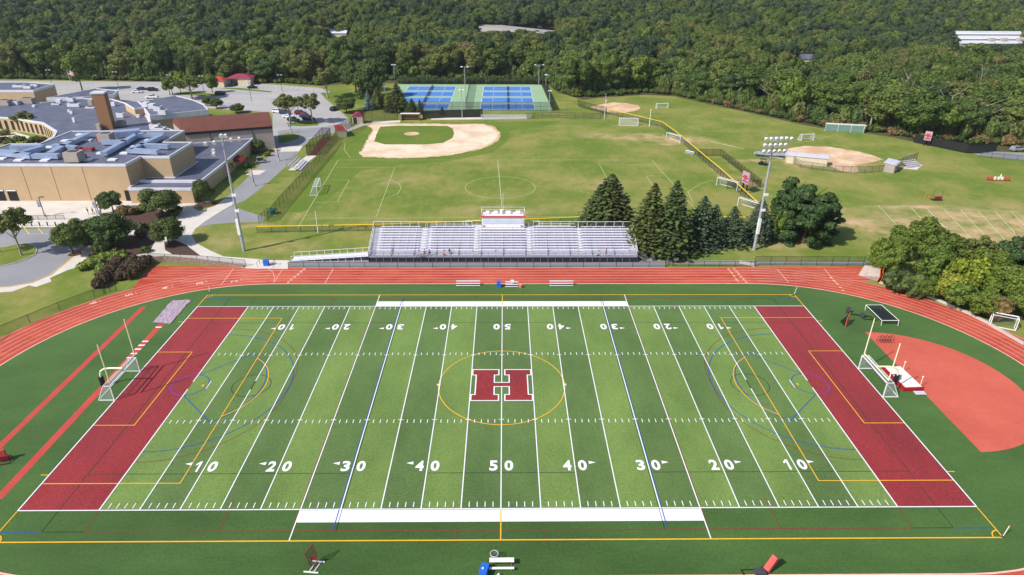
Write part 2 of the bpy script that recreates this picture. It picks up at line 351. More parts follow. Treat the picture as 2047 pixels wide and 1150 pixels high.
s2 = MB().sheet(edge_noise([g(*p) for p in [(1567, 302), (1580, 296), (1610, 292), (1660, 294), (1710, 302), (1750, 312), (1765, 319), (1740, 325), (1712, 330), (1717, 343), (1705, 346), (1680, 342), (1668, 336), (1640, 322), (1600, 312), (1570, 306)]]), .0060)
s2.sheet(edge_noise([g(*p) for p in [(1178, 215), (1200, 209), (1225, 205), (1250, 206), (1275, 211), (1281, 216), (1270, 222), (1245, 226), (1220, 225), (1195, 219)]]), .0060)
struct('softball_infield_dirt', s2, 'sand_brown')
# --- faint soccer and practice lines on the grass
mat('chalk', S(198, 204, 164), S(162, 172, 116), .35)
sl = MB()
fy0, fy1, fx0, fx1 = 62, 120.3, -60, 55
A = g(676, 320); B = g(595, 456); Cc = g(1303, 320); D = g(1400, 430)
sl.line([B, A, Cc, D], .13, .0105); sl.line([g(615, 438), g(1180, 433)], .12, .0125); sl.line([g(995, 320), g(1003, 412)], .16, .0125)
x, y = g(1000, 375); sl.line(arc(x, y+.3, 9.6, 0, 360, 48)[:-1], .13, .0135, True)
sl.line([g(672, 335), g(789, 335), g(752, 434), g(620, 436)], .12, .0145); sl.line([g(1310, 330), g(1198, 329), g(1262, 441)], .12, .0145)
sl.line([g(652, 360), g(698, 360), g(674, 404), g(630, 405)], .12, .0155); sl.line([g(1335, 352), g(1292, 352), g(1320, 395)], .12, .0155)
sl.line([g(782, 360), g(795, 365), g(802, 375), g(795, 388), g(770, 397)], .12, .0125)
sl.line([g(1385, 405), g(1375, 383), g(1400, 368), g(1425, 360)], .12, .0125)
sl.line([g(690, 285), g(688, 300), g(700, 315)], .12, .0125)
pr = [(1756, 411), (1822, 416), (1853, 417), (1887, 418), (1921, 420), (1955, 422), (1990, 424), (2024, 426), (2058, 428)]
sl.line([g(*pr[0]), g(2100, 427)], .14, .0105)
for (x, y), L_ in zip(pr, (52, 62, 66, 70, 62, 56, 40, 40, 30)):
    k = L_/58.; sl.line([g(x, y), g(x+58*k, y+62*k)], .18, .0125)
sl.line([g(1540, 290), g(1620, 282), g(1690, 265)], .12, .0105); sl.line([g(1420, 283), g(1487, 298)], .5, .0105); sl.line([g(1380, 262), g(1520, 262), g(1537, 275)], .1, .0105); sl.line([g(1376, 254), g(1403, 260)], .3, .0105)
struct('grass_field_lines', sl, 'chalk')
# ================================================================ stadium turf
def stad(r, n=40):                  # the track oval at half width r
    a = arc(48, 0, r, -90, 90, n); b = arc(-44, 0, r, 90, 270, n); return a+b
turf_mat('turf_field', S(59, 87, 39), (.5, 1, 1), .34); turf_mat('turf_light', S(102, 125, 62), (1, .6, 1), .26); turf_mat('turf_dark', S(82, 105, 56), (1, .6, 1), .28)
turf_mat('turf_maroon', S(134, 38, 42), (1, .5, 1), .22, .42, .25)
mat('turf_white', (.80, .80, .82), (.74, .74, .77), .8, k2=.06)
for n_, c_ in (('turf_yellow', S(236, 178, 50)), ('turf_blue', S(44, 84, 150)), ('turf_brown', S(120, 62, 48)), ('turf_black', S(40, 58, 40)), ('turf_purple', S(110, 66, 170))): mat(n_, c_, None, .8)
struct('turf_field', MB().sheet(stad(33.5), .010), 'turf_field')
lt, dk = MB(), MB()
for i in range(-10, 10):
    k = min(abs(i), abs(i+1)); x0 = i*4.572; (dk if k in (0, 2, 4, 6, 8) else lt).sheet([(x0, -24.3), (x0+4.572, -24.3), (x0+4.572, 24.3), (x0, 24.3)], .016)
struct('turf_light_bands', lt, 'turf_light'); struct('turf_dark_bands', dk, 'turf_dark')
ez = MB()
for s in (-1, 1): ez.sheet([(s*45.78, -24.3), (s*54.8, -24.3), (s*54.8, 24.3), (s*45.78, 24.3)], .017)
struct('end_zone_turf', ez, 'turf_maroon')
Z0 = .024; bk, br_, bl, ye, wh, pu = MB(), MB(), MB(), MB(), MB(), MB()
for s in (-1, 1):
    bk.line([(s*50.25, -27.45), (s*50.25, 27.45)], .1, Z0); bk.line([(s*50.2, s2_*27.5) for s2_ in ()] or [(s*45.6, 27.5), (s*50.2, 27.5)], .1, Z0); bk.line([(s*45.6, -27.5), (s*50.2, -27.5)], .1, Z0)
    for q in (-1, 1):
        bk.line([(s*50.2, q*18.5), (s*18.6, q*18.5)], .09, Z0); bl.line([(s*50.4, q*27.5), (s*54.8, q*27.5)], .13, Z0)
        br_.line([(s*45.7, q*24.5), (s*45.7, q*27.4)], .12, Z0); br_.line([(s*31, q*22.8), (s*31, q*27.4)], .12, Z0)
    bk.line(arc(s*36.8, 0, 2.75, 0, 360, 36)[:-1], .1, Z0, True)
    sg = lambda pts: [(s*x, y) for x, y in pts]
    br_.line(sg([(-45.6, 16.4)]+arc(-45.7, 1.83, 14.6, 88, 2, 30)+arc(-45.7, -1.83, 14.6, -2, -88, 30)+[(-45.6, -16.4)]), .1, Z0+.004)
    bl.line(sg([(-45.6, 14.5)]+arc(-45.7, 0, 14.5, 88, -88, 50)+[(-45.6, -14.5)]), .13, Z0+.008)
    bl.line(sg([(-45.6, 2.7)]+arc(-45.7, 0, 10.6, 54, -54, 40)+[(-45.6, -2.5)]), .13, Z0+.008)
    bl.line(sg(arc(-45.85, .15, 2.6, 86, -86, 24)), .13, Z0+.012); pu.line(sg(arc(-45.85, .15, 2.6, 88, 272, 24)), .13, Z0+.012)
    ye.line(sg([(-54.8, 20.1), (-38.4, 20.1), (-38.4, -20.1), (-54.8, -20.1)]), .12, Z0+.016); ye.line(sg([(-54.8, 9.15), (-49.35, 9.15), (-49.35, -9.15), (-54.8, -9.15)]), .12, Z0+.016)
    ye.line(sg(arc(-43.9, 0, 9.15, 53, -53, 30)), .12, Z0+.020); ye.line([(s*54.95, -18.6), (s*55.9, -18.6)], .12, Z0); ye.line([(s*54.95, 18.9), (s*55.9, 18.9)], .12, Z0)
    ye.line([(s*43.9, .25), (s*43.9, -.25)], .25, Z0+.016)
    for q in (-1, 1):
        ye.line([(s*54.86, q*24.5), (s*54.86, q*28.9)], .13, Z0+.016); ye.line([(s*54.86-s*math.cos(R(a)), q*28.9-q*math.sin(R(a))) for a in range(0, 91, 10)], .13, Z0+.020)
    bl.line([(s*18.45, -27.5), (s*18.45, 27.5)], .12, Z0+.012); bk.line([(s*18.12, -27.5), (s*18.12, 27.5)], .07, Z0+.013)
    br_.line([(s*22.98, -27), (s*22.98, 27)], .1, Z0+.012)
bk.line([(-9.1, -18.5), (9.1, -18.5)], .09, Z0); bk.line([(-9.1, 18.5), (9.1, 18.5)], .09, Z0)
for q in (-1, 1): ye.line([(-54.92, q*28.9), (54.92, q*28.9)], .16, Z0+.017); br_.line([(-45.6, q*27.5), (45.6, q*27.5)], .14, Z0+.004); ye.line([(0, q*24.6), (0, q*28.8)], .14, Z0+.018)
for q in (-1, 1):
    for x in (-4.9, 4.9): br_.line([(x, q*26.9+ (1 if q > 0 else -1)*.6), (x, q*29.6)], .1, Z0+.005)
ye.line(arc(0, 0, 9.3, 0, 360, 72)[:-1], .13, Z0+.018, True)
for i in range(-10, 11):
    x = i*4.572
    if abs(i) in (7,):      # the fifteen-yard lines break at the centre mark
        pass
    if abs(i) == 8: wh.line([(x, -24.3), (x, -1.1)], .13, Z0+.024); wh.line([(x, 1.1), (x, 24.3)], .13, Z0+.024); bk.line([(x, -1), (x, 1)], .13, Z0+.022)
    elif abs(i) == 10: wh.line([(x, -24.3), (x, -.9)], .15, Z0+.024); wh.line([(x, .9), (x, 24.3)], .15, Z0+.024)
    else: wh.line([(x, -24.3), (x, 24.3)], .13, Z0+.024)
    if abs(i) < 10:
        for q in (-1, 1): wh.line([(x-.35, q*8.15), (x+.35, q*8.15)], .12, Z0+.028)
for k in range(-49, 50):
    if k % 5:
        x = k*.9144
        for q in (-1, 1): wh.line([(x, q*23.3), (x, q*24.1)], .1, Z0+.024); wh.line([(x, q*8.1), (x, q*8.85)], .1, Z0+.024)
for q in (-1, 1):
    wh.line([(-54.92, q*24.385), (54.92, q*24.385)], .14, Z0+.029)
    wh.sheet([(-22.8, q*24.5), (22.8, q*24.5), (22.8, q*26.3), (-22.8, q*26.3)], Z0+.008)
    for s in (-1, 1): wh.line([(s*22.86, q*24.4), (s*22.86, q*28.85)], .13, Z0+.025)
for s in (-1, 1): wh.line([(s*54.86, -24.385), (s*54.86, 24.385)], .15, Z0+.027)
for s in (-1, 1): wh.line([(s*43.12, -.85), (s*43.12, 1.1)], .12, Z0+.024)
for s in (-1, 1): wh.line([(s*9.3-.25, .2), (s*9.3+.25, -.2)], .14, Z0+.03); wh.line([(s*9.3-.25, -.2), (s*9.3+.25, .2)], .14, Z0+.033)
for i in range(-4, 5):
    n_ = str(50-10*abs(i)); x = i*9.144
    for q in (-1, 1):
        yc = -17.26 if q < 0 else 17.0; rot = 0 if q < 0 else math.pi; s = -q
        glyph(wh, n_[0], x-.95*s, yc, 1.05 if n_[0] != '1' else .9, 1.85, Z0+.032, rot, .035); glyph(wh, n_[1], x+.95*s, yc, 1.1, 1.85, Z0+.032, rot, .035)
        if i: d = 1 if i > 0 else -1; yt = yc-q*.5 if q < 0 else yc-.5; wh.sheet([(x+d*1.8, yt+.28), (x+d*1.8, yt-.28), (x+d*2.68, yt)], Z0+.032)
Hh = [(-4.42, 3.95), (-.45, 3.95), (-.45, 2.5), (-1.1, 2.5), (-1.1, .55), (1.1, .55), (1.1, 2.5), (.45, 2.5), (.45, 3.95), (4.42, 3.95), (4.42, 2.5), (3.85, 2.5), (3.85, -2.45), (4.42, -2.45), (4.42, -3.9), (.45, -3.9), (.45, -2.45), (1.1, -2.45), (1.1, -.5), (-1.1, -.5), (-1.1, -2.45), (-.45, -2.45), (-.45, -3.9), (-4.42, -3.9), (-4.42, -2.45), (-3.85, -2.45), (-3.85, 2.5), (-4.42, 2.5)]
hm = MB().sheet(Hh, Z0+.036); wh.line(Hh, .17, Z0+.040, True)
for nm, mb, m in (('field_black_lines', bk, 'turf_black'), ('field_brown_lines', br_, 'turf_brown'), ('field_blue_lines', bl, 'turf_blue'), ('field_purple_lines', pu, 'turf_purple'), ('field_yellow_lines', ye, 'turf_yellow'), ('field_white_lines', wh, 'turf_white'), ('field_letter', hm, 'turf_maroon')): struct(nm, mb, m)
# --- running track
t = NT('track'); a = t.noise(.05, 4, .6); b = t.noise(.5, 5, .75, stretch=(.25, 1, 1)); c = t.noise(9, 2)
col = t.mix(t.rng(a, .35, .65), S(164, 66, 50), S(192, 88, 66)); col = t.mix(t.rng(b, .51, .62, 0, .8), col, S(168, 52, 40)); col = t.mix(t.rng(b, .3, .42, .35, 0), col, S(206, 120, 100))
col = t.mix(1., col, t.mix(c, (.95,)*3, (1.05,)*3), 'MULTIPLY'); t.bsdf(col, .85, 0, .25); M['track'] = t.m
mat('rubber_pink', S(200, 98, 80), S(184, 86, 70), .14, s2=1.5, k2=.1); mat('rubber_red', S(176, 66, 60), S(186, 76, 68), .4)
mat('track_line', S(228, 190, 178), S(214, 160, 148), .6)
tr = MB(); o_, i_ = stad(41, 48), stad(33.5, 48); n = len(o_)
tr.v = [(p[0], p[1], .014) for p in o_]+[(p[0], p[1], .014) for p in i_]; tr.f = [(n+k, k, (k+1) % n, n+(k+1) % n) for k in range(n)]; tr.mi = [0]*n
struct('running_track', tr, 'track')
chl, chr_ = g(303, 532), g(254, 589)
chm = MB().sheet([(-40, 41.4), chl, chr_, (-66, 34.1), (-58, 38), (-50, 40.3)], .0118)
chm.sheet([(44, 41.4), g(1722, 533), g(1740, 562), (70, 34.5), (62, 38), (54, 40.3)], .0118)
struct('sprint_chute', chm, 'track')
ll = MB()
for k in range(7):
    ll.line(stad(33.62+1.21*k), .09 if k else .22, .020, True)
    if k: ll.line([(-46, 33.62+1.21*k), (-72.2+k*.8 if k > 1 else -66, 33.62+1.21*k)], .07, .0235); ll.line([(50, 33.62+1.21*k), (73.5-k*.6, 33.62+1.21*k)], .07, .0235)
for a_, b_ in (((468, 536), (441, 571)), ((565, 538), (547, 566)), ((666, 538), (650, 566)), ((1456, 538), (1477, 565)), ((1553, 538), (1576, 565)), ((1648, 538), (1675, 570))): ll.line([g(*a_), g(*b_)], .12, .027)
ll.line([g(*p) for p in ((537, 538), (546, 545), (549, 555), (547, 566))], .1, .027)
for k in range(6):
    y = 34.25+1.21*k
    glyph(ll, str(k+1), -41.6+k*.32, y, .62, .8, .029, 0, .02); glyph(ll, str(k+1), 47.6-k*.1, y, .62, .8, .029, math.pi, .02)
for (px, py), ch in (((186, 606), '6'), ((258, 590), '5'), ((330, 576), '4'), ((399, 567), '3'), ((468, 563), '2')):
    x, y = g(px, py); a_ = math.atan2(y, x+44); glyph(ll, ch, x, y, .9, 1.25, .029, a_, .03); q = g(px+14, py-4); ll.line([(q[0]-.45*math.cos(a_), q[1]-.45*math.sin(a_)), (q[0]+.45*math.cos(a_), q[1]+.45*math.sin(a_))], .09, .027)
struct('lane_markings', ll, 'track_line')
ym = MB()
for p in ((1457, 538), (1463, 545), (1468, 552), (1473, 560), (1662, 556), (1668, 562), (1675, 568), (1681, 575), (1686, 581)): q = g(*p); ym.sheet([(q[0]-.3, q[1]-.3), (q[0]+.35, q[1]), (q[0]-.3, q[1]+.35)], .031)
struct('lane_yellow_marks', ym, 'paint_yellow')
struct('high_jump_apron', MB().sheet([(61.4, 15.1)]+arc(61.4, 0, 15.05, 89, -89, 40)[1:-1]+[(61.5, -15.05)], .0165), 'rubber_pink')
lj = MB()
lj.sheet([(-64.9, 24.4), (-64, 24.4), (-64, -14), (-64.9, -14)], .0165); lj.sheet([(-58.9, 18.3), (-57.9, 18.3), (-57.9, -22.5), (-58.9, -22.5)], .0165)
struct('jump_runways', lj, 'rubber_red')
ds = MB()
for y in (16.9, 12.3, 11.1, 9.9, 8.6, 7.4): ds.sheet([(-58.9, y), (-57.9, y), (-57.9, y+.35), (-58.9, y+.35)], .0205)
struct('takeoff_boards', ds, 'turf_white')
# tennis
mat('court_green', S(148, 178, 142), S(140, 170, 136), .1, k2=.04); mat('court_blue', S(74, 126, 198), S(66, 118, 190), .2, k2=.04)
PADL = [(-48, 193.5), (20.2, 193.8), (18.6, 256), (-52, 256)]
struct('tennis_court_surface', MB().sheet(PADL, .012), 'court_green')
cb, cl = MB(), MB(); COURTS = []
for x0, x1 in ((-46.2, -23.2), (-9.7, 13)):
    for k in range(4):
        y0 = 196.6+k*14.3; COURTS.append((x0, x1, y0)); y1 = y0+10.9; xm = (x0+x1)/2; cb.sheet([(x0, y0), (x1, y0), (x1, y1), (x0, y1)], .016)
        cl.line([(x0, y0), (x1, y0), (x1, y1), (x0, y1)], .16, .022, True)
        for yy in (y0+1.4, y1-1.4): cl.line([(x0, yy), (x1, yy)], .1, .026)
        for dx in (-6.4, 6.4): cl.line([(xm+dx, y0+1.4), (xm+dx, y1-1.4)], .1, .028)
        cl.line([(xm-6.4, (y0+y1)/2), (xm+6.4, (y0+y1)/2)], .1, .03)
struct('tennis_court_blue', cb, 'court_blue'); struct('tennis_court_lines', cl, 'paint_white')
# ================================================================ buildings
def brick(name, c, course=.2):
    t = NT(name); n1 = t.noise(.35, 4, .6); w_ = t.n('TexWave'); w_.wave_type = 'BANDS'; w_.bands_direction = 'Z'; w_.inputs['Scale'].default_value = 1.4; w_.inputs['Distortion'].default_value = 1.5; w_.inputs['Detail'].default_value = 2
    t.l(t.co, w_.inputs[0]); n2 = t.noise(3, 3, .7, stretch=(1, 1, 3)); col = t.mix(t.rng(n1, .3, .7), c, tuple(v*.9 for v in c))
    col = t.mix(1., col, t.mix(n2, (.88,)*3, (1.12,)*3), 'MULTIPLY'); col = t.mix(1., col, t.mix(w_.outputs['Fac'], (.97,)*3, (1.03,)*3), 'MULTIPLY'); t.bsdf(col, .9, 0, .15); M[name] = t.m
brick('brick_tan', S(190, 163, 130)); brick('brick_dark', S(150, 112, 84)); mat('wall_grey', S(168, 156, 148), None, .4)
mat('roof_slate', S(80, 84, 102), S(104, 105, 122), .25, .5, s2=2.5, k2=.1, spec=.4); mat('coping', S(214, 214, 222), None, .6, .4)
mat('roof_brown', S(112, 68, 58), S(98, 60, 52), .4, s2=3, k2=.12); mat('duct', S(176, 188, 214), S(160, 174, 204), 1, .35, .5)
mat('dark_glass', S(48, 48, 54), None, .5, .2, spec=.5); mat('white_metal', (.78, .78, .78), (.7, .7, .72), 2, .45); mat('alum', S(226, 224, 236), S(214, 212, 226), .8, .4, .1)
mat('alum_deck', S(206, 204, 218), S(192, 190, 206), .6, .5, .1); mat('black_metal', S(34, 34, 38), None, 2, .5); mat('grey_metal', S(150, 152, 160), None, 2, .45, .4); mat('red_paint', S(178, 44, 44), None, 2, .5); mat('maroon_cloth', S(132, 22, 44), None, 2)
mat('roof_maroon', S(150, 52, 84), S(136, 46, 74), 1); mat('roof_red', S(186, 62, 54), None, 1); mat('cream_wall', S(214, 198, 172), None, 1); mat('skylight', S(228, 230, 236), None, 2, .3)
mat('shutter_pale', S(196, 206, 222), None, 1); mat('dark_steel', S(70, 72, 78), None, 2, .5)
def wall_part(mb, pts, z0, z1, t_=.0): mb.prism(pts, z0, z1)
def building(root, pts, z0, z1, wallm, roofm, cop=.35, lip=.45):
    MB().prism(pts, z0, z1-.02).build('wall', wallm, root)
    n = len(pts); a = sum(pts[i][0]*pts[(i+1) % n][1]-pts[(i+1) % n][0]*pts[i][1] for i in range(n))
    if a < 0: pts = pts[::-1]
    rf = MB().sheet(pts, z1).build('roof', roofm, root)
    c = MB(); V = [Vector(p) for p in pts]; outer = []; inner = []
    for i in range(n):
        d1 = (V[i]-V[i-1]).normalized(); d2 = (V[(i+1) % n]-V[i]).normalized(); nn = Vector((d1.y+d2.y, -d1.x-d2.x))
        nn = nn.normalized() if nn.length > 1e-4 else Vector((d1.y, -d1.x)); k = 1/max(.35, nn.dot(Vector((d1.y, -d1.x))))
        outer.append(V[i]+nn*.08*k); inner.append(V[i]-nn*(cop-.08)*k)
    for i in range(n):
        j = (i+1) % n; c.add([(*outer[i], z1-lip), (*outer[j], z1-lip), (*outer[j], z1+.22), (*outer[i], z1+.22), (*inner[j], z1+.22), (*inner[i], z1+.22), (*inner[j], z1-.01), (*inner[i], z1-.01)], [(0, 1, 2, 3), (3, 2, 4, 5), (5, 4, 6, 7)])
    c.build('coping', 'coping', rf)
    return rf
sch = thing('school_building', 'tan brick school complex with dark flat roofs left of the athletic fields', 'school', (0, 0, 0))
g1 = [(-160, 81.8), (-94.8, 81.8), (-94.6, 89.2), (-87.2, 89.2), (-87.4, 104), (-95.5, 104), (-95.7, 117.9), (-128.8, 116.8), (-128.8, 102), (-137, 101.8), (-137.3, 98), (-160, 98)]
rg1 = building(sch, g1, 0, 9.5, 'brick_tan', 'roof_slate')
lowC = [(-94.55, 79.9), (-78.6, 79.9), (-79.2, 104.1), (-80.6, 131.2), (-98.6, 124.4), (-98.6, 118.1), (-95.5, 118.1), (-95.3, 104.2), (-87.2, 104.2), (-87.0, 89.0), (-94.4, 89.0)]
building(sch, lowC, 0, 3.9, 'brick_tan', 'roof_slate', lip=.5)
b_ = MB().box((-86.3, 84.7, 4.3), (15.2, .5, .7)); b_.build('parapet', 'coping', sch)
brn = [(-74.8, 133.8), (-99.3, 124.8), (-108.9, 138.5), (-81, 148.8)]
b_ = MB().prism(brn, 0, 7.2); b_.build('wall', 'wall_grey', sch)
p = [Vector((*q, 7.2)) for q in brn]; b_ = MB()
ex = (p[0]-p[1]).normalized(); ey = (p[3]-p[0]); N_ = 7
def bz(k): a_ = k/N_; return 7.25+2.9*math.sin(math.pi*min(1, a_*1.0))**.8 if 0 < a_ < 1 else 7.25
rows = []
for k in range(N_+1):
    f = k/N_; A_ = p[0]+(p[3]-p[0])*f+ex*.15; B_ = p[1]+(p[2]-p[1])*f-ex*.1; rows.append((A_.x, A_.y, bz(k))); rows.append((B_.x, B_.y, bz(k)))
b_.add(rows, [(2*k+1, 2*k, 2*k+2, 2*k+3) for k in range(N_)]+[tuple(2*k for k in range(N_+1)), tuple(2*k+1 for k in range(N_, -1, -1))])
b_.build('roof', 'roof_brown', sch)
q0, q1 = p[0]+Vector((0, 0, -.2)), p[1]+Vector((0, 0, -.2)); MB().bar(q0-(ey.normalized()*.2), q1-(ey.normalized()*.2), .35, .7).build('gutter', 'black_metal', sch)
for f in (.28, .76): a_ = p[1]+(p[0]-p[1])*f-ey.normalized()*.12; MB().bar((a_.x, a_.y, 0), (a_.x, a_.y, 7), .14).build('downspout', 'dark_steel', sch)
bb = [g(*q, 7) for q in [(352, 192), (387.5, 201), (407, 210), (416, 220.5), (300, 232), (293, 222.5), (276, 205)]]
building(sch, bb, 0, 7, 'brick_tan', 'roof_slate', lip=1.6)
ph = [(-141.6, 171.3), (-132.6, 160.7), (-129.4, 164.0), (-138.2, 174.1)]; building(sch, ph, 4.4, 7.2, 'brick_tan', 'roof_slate', .3, .3)
rg2 = [(-160, 98.2), (-141.4, 116.5), (-143.9, 130), (-147.4, 137.4), (-151, 141.1), (-159.7, 149.9), (-173.9, 156.8), (-182, 158.8), (-230, 162), (-230, 183), (-201, 184), (-181.9, 185.1), (-170, 193.5), (-158, 192.5), (-138.5, 176), (-127, 158.2), (-122.2, 150), (-109, 139), (-99.8, 125), (-99.8, 119.1), (-129.9, 118.1), (-130, 103.1), (-138.2, 103), (-138.4, 98.3)]
building(sch, rg2, 0, 4.5, 'brick_tan', 'roof_slate', .7, .3)
nw = [(-240, 191.7), (-188.2, 191.7), (-188.4, 206), (-201.8, 210.6), (-240, 211.3)]; building(sch, nw, 0, 8, 'brick_tan', 'roof_slate', lip=.7)
cn = [(-182, 204), (-166, 207.5), (-170.2, 194)]; building(sch, [(-184, 192), (-170.5, 194), (-161, 199), (-164.1, 208.5), (-176, 213.4)], 0, 5, 'brick_tan', 'roof_slate', lip=1.2)
# courtyard wall bays
wv = [(-230, 161.95), (-182, 158.75), (-173.9, 156.75), (-159.7, 149.85), (-151, 141.05), (-147.4, 137.35), (-143.9, 129.95), (-141.4, 117)]
for a_, b__ in zip(wv, wv[1:]):
    a_, b__ = Vector(a_), Vector(b__); n_ = max(1, int((b__-a_).length/2.6)); d = (b__-a_).normalized(); nn = Vector((d.y, -d.x))
    for k in range(n_): c_ = a_+(b__-a_)*(k+.5)/n_+nn*.03; MB().box((c_.x, c_.y, 2.1), (1.1, .1, 3.2), math.atan2(d.y, d.x)).build('window', 'dark_glass', sch)
for x in (-128.6, -125.4): w_ = MB().box((x, 81.74, 1.5), (2.3, .08, 3)).build('door', 'black_metal', sch); MB().box((x, 81.72, 2.8), (2.3, .1, .35)).build('frame', 'white_metal', w_)
MB().box((-95.9, 81.74, 1.4), (1.8, .08, 2.8)).build('door', 'black_metal', sch)
for x in (-121, -113.6, -105.8): MB().box((x, 81.77, 4.7), (.07, .04, 9)).build('expansion_joint', 'brick_dark', sch)
# chimney
ch = [(-134.4, 140.6), (-130.6, 141.2), (-131.2, 144.4), (-135, 143.8)]; cm = MB().prism(ch, 4.4, 16).build('chimney', 'brick_dark', sch)
MB().prism([(-134.6, 140.4), (-130.4, 141), (-131, 144.6), (-135.2, 144)], 16, 16.5).build('chimney_cap', 'coping', cm)
# roof plant: square ducts, units, skylights and hoods, read off the roof level
def P9(x, y, z=9.6): return G(x, y, z)
def duct(pts, wd=1.5, ht=1.1, z=10.4, close=None):
    mb = MB(); ps = [Vector((*g(*q, z), z)) for q in pts]
    for a_, b__ in zip(ps, ps[1:]): d = (b__-a_).normalized()*wd/2; mb.bar(a_-d*.0, b__+d*.98, wd, ht)
    for a_ in ps: mb.box((a_.x, a_.y, (z+9.5)/2-.3), (.15, .15, z-9.5+.1))
    mb.build('roof_duct', 'duct', sch)
duct([(207, 308), (271, 272), (288, 270), (324, 270)]); duct([(324, 273), (262, 301), (312, 304)]); duct([(280, 291), (333, 293)]); duct([(100, 309), (140, 286), (175, 270)], 1.8)
duct([(0, 306), (60, 312), (112, 312)], 1.7); duct([(30, 311), (80, 297)], 1.3); duct([(22, 295), (82, 294)], 1.5); duct([(0, 303), (48, 307)], 1.2, 1, 10.2); duct([(205, 284), (250, 285)], 1.4); duct([(232, 268), (268, 265)], 3.2, 1.6, 10.5); duct([(108, 292), (150, 296)], 1.4)
for q in [(38, 320), (90, 320.5), (175, 319.5), (225, 319), (3, 317), (99, 294), (131, 281), (160, 269), (176, 280), (202, 306), (249, 306), (202, 270), (298, 280), (270, 293), (26, 301)]:
    c_ = G(*q, 9.7); MB().box((c_.x, c_.y, 9.68), (2, 1.5, .34)).build('skylight', 'skylight', sch)
for q, d, z in [((148, 312), (3.6, 3.2, 2.4), 9.9), ((212, 274), (3.4, 3, 2.2), 9.9), ((292, 209), (2, 3, 1.6), 7.1), ((304, 212), (2, 2.4, 1.6), 7.1), ((316, 217), (2.4, 2.4, 1.6), 7.1), ((326, 224), (2.6, 2.4, 1.6), 7.1),
                ((55, 201), (5, 3, 2), 4.6), ((142, 199), (2.6, 2, 1.5), 4.6), ((182, 205), (1.6, 1.6, 2), 4.6), ((227, 208), (1.4, 1.4, 1.4), 4.6), ((148, 210), (4.5, 1.6, 1.2), 4.6), ((112, 208), (3, 1.4, .5), 4.6), ((181, 215), (3.4, 1.5, .5), 4.6), ((118, 202), (1.8, 1.8, 1.2), 4.6), ((148, 240), (.8, .8, 1.6), 4.6), ((138, 222), (.8, .8, .9), 4.6), ((143, 225), (.9, .9, 1), 4.6), ((68, 212), (1, 1, .8), 4.6), ((242, 247), (2.4, 2, 1.8), 4.6), ((310, 253), (3, 2, 1.6), 4.6), ((318, 258), (4, 2.6, 1), 4.6), ((198, 254), (1.3, 1.3, 2), 4.6), ((241, 230), (2.4, 1.6, 1.6), 4.6), ((276, 232), (1, 1, 1), 4.6), ((38, 172), (4, 2.4, .8), 8.1), ((56, 174), (3, 2, 1), 8.1), ((70, 170), (2.6, 2, .9), 8.1), ((10, 205), (4, 3, 2), 4.6), ((30, 205), (3, 2, 1.4), 4.6)]:
    c_ = G(*q, z+d[2]/2); u = MB().box((c_.x, c_.y, z+d[2]/2), d).build('rooftop_unit', 'coping' if d[2] < 1.7 else 'wall_grey', sch)
    if d[0] > 2.3: MB().box((c_.x, c_.y, z+d[2]+.06), (d[0]*.6, d[1]*.6, .12)).build('fan_grille', 'dark_steel', u)
for q, w_ in (((205, 280), 3.2), ((170, 300), 3.4), ((150, 314), 4)):
    c_ = G(*q, 10.0); mb = MB(); mb.box((c_.x, c_.y, 10.1), (w_, .2, .25)); mb.box((c_.x, c_.y+1.5, 10.1), (w_, .2, .25))
    for dx in (-w_/2, w_/2): mb.box((c_.x+dx, c_.y+.75, 10), (.2, 1.7, .9))
    mb.build('equipment_stand', 'red_paint', sch)
aw = Vector(g(487, 300, 2.8)); b_ = MB(); a_ = Vector((-79.55, 112)); b_.add([(-79.5, 110.5, 3.2), (-76.8, 110.5, 2.4), (-76.8, 114, 2.4), (-79.5, 114, 3.2), (-79.5, 110.5, 2.2), (-76.8, 110.5, 2.1), (-76.8, 114, 2.1), (-79.5, 114, 2.2)], [(0, 1, 2, 3), (7, 6, 5, 4), (0, 4, 5, 1), (1, 5, 6, 2), (2, 6, 7, 3)]); b_.build('awning', 'maroon_cloth', sch)
# booth huts by the lot
def hut(loc, w_, d, h, roofm, label, name='pavilion', cat='pavilion'):
    t = thing(name, label, cat, (loc[0], loc[1], 0)); MB().box((0, 0, h/2), (w_*.86, d*.86, h)).build('wall', 'cream_wall', t)
    MB().add([(-w_/2, -d/2, h), (w_/2, -d/2, h), (w_/2, d/2, h), (-w_/2, d/2, h), (-w_*.14, 0, h+h*.45), (w_*.14, 0, h+h*.45)], [(0, 1, 5, 4), (1, 2, 5), (2, 3, 4, 5), (3, 0, 4), (3, 2, 1, 0)]).build('roof', roofm, t)
    MB().box((-w_*.2, -d*.43-.02, h*.42), (w_*.28, .06, h*.8)).build('doorway', 'dark_glass', t); return t
hut(g(485, 168), 12, 9, 3.4, 'roof_maroon', 'small cream pavilion with purple hipped roof at the back of the parking lot')
hut(g(440, 173), 7.5, 7, 3.2, 'roof_red', 'small cream pavilion with red hipped roof left of the purple roofed pavilion')
hut(g(717, 246), 4.6, 3.6, 2.9, 'roof_maroon', 'small ticket hut with maroon hipped roof beside the baseball backstop', 'ticket_hut', 'hut')
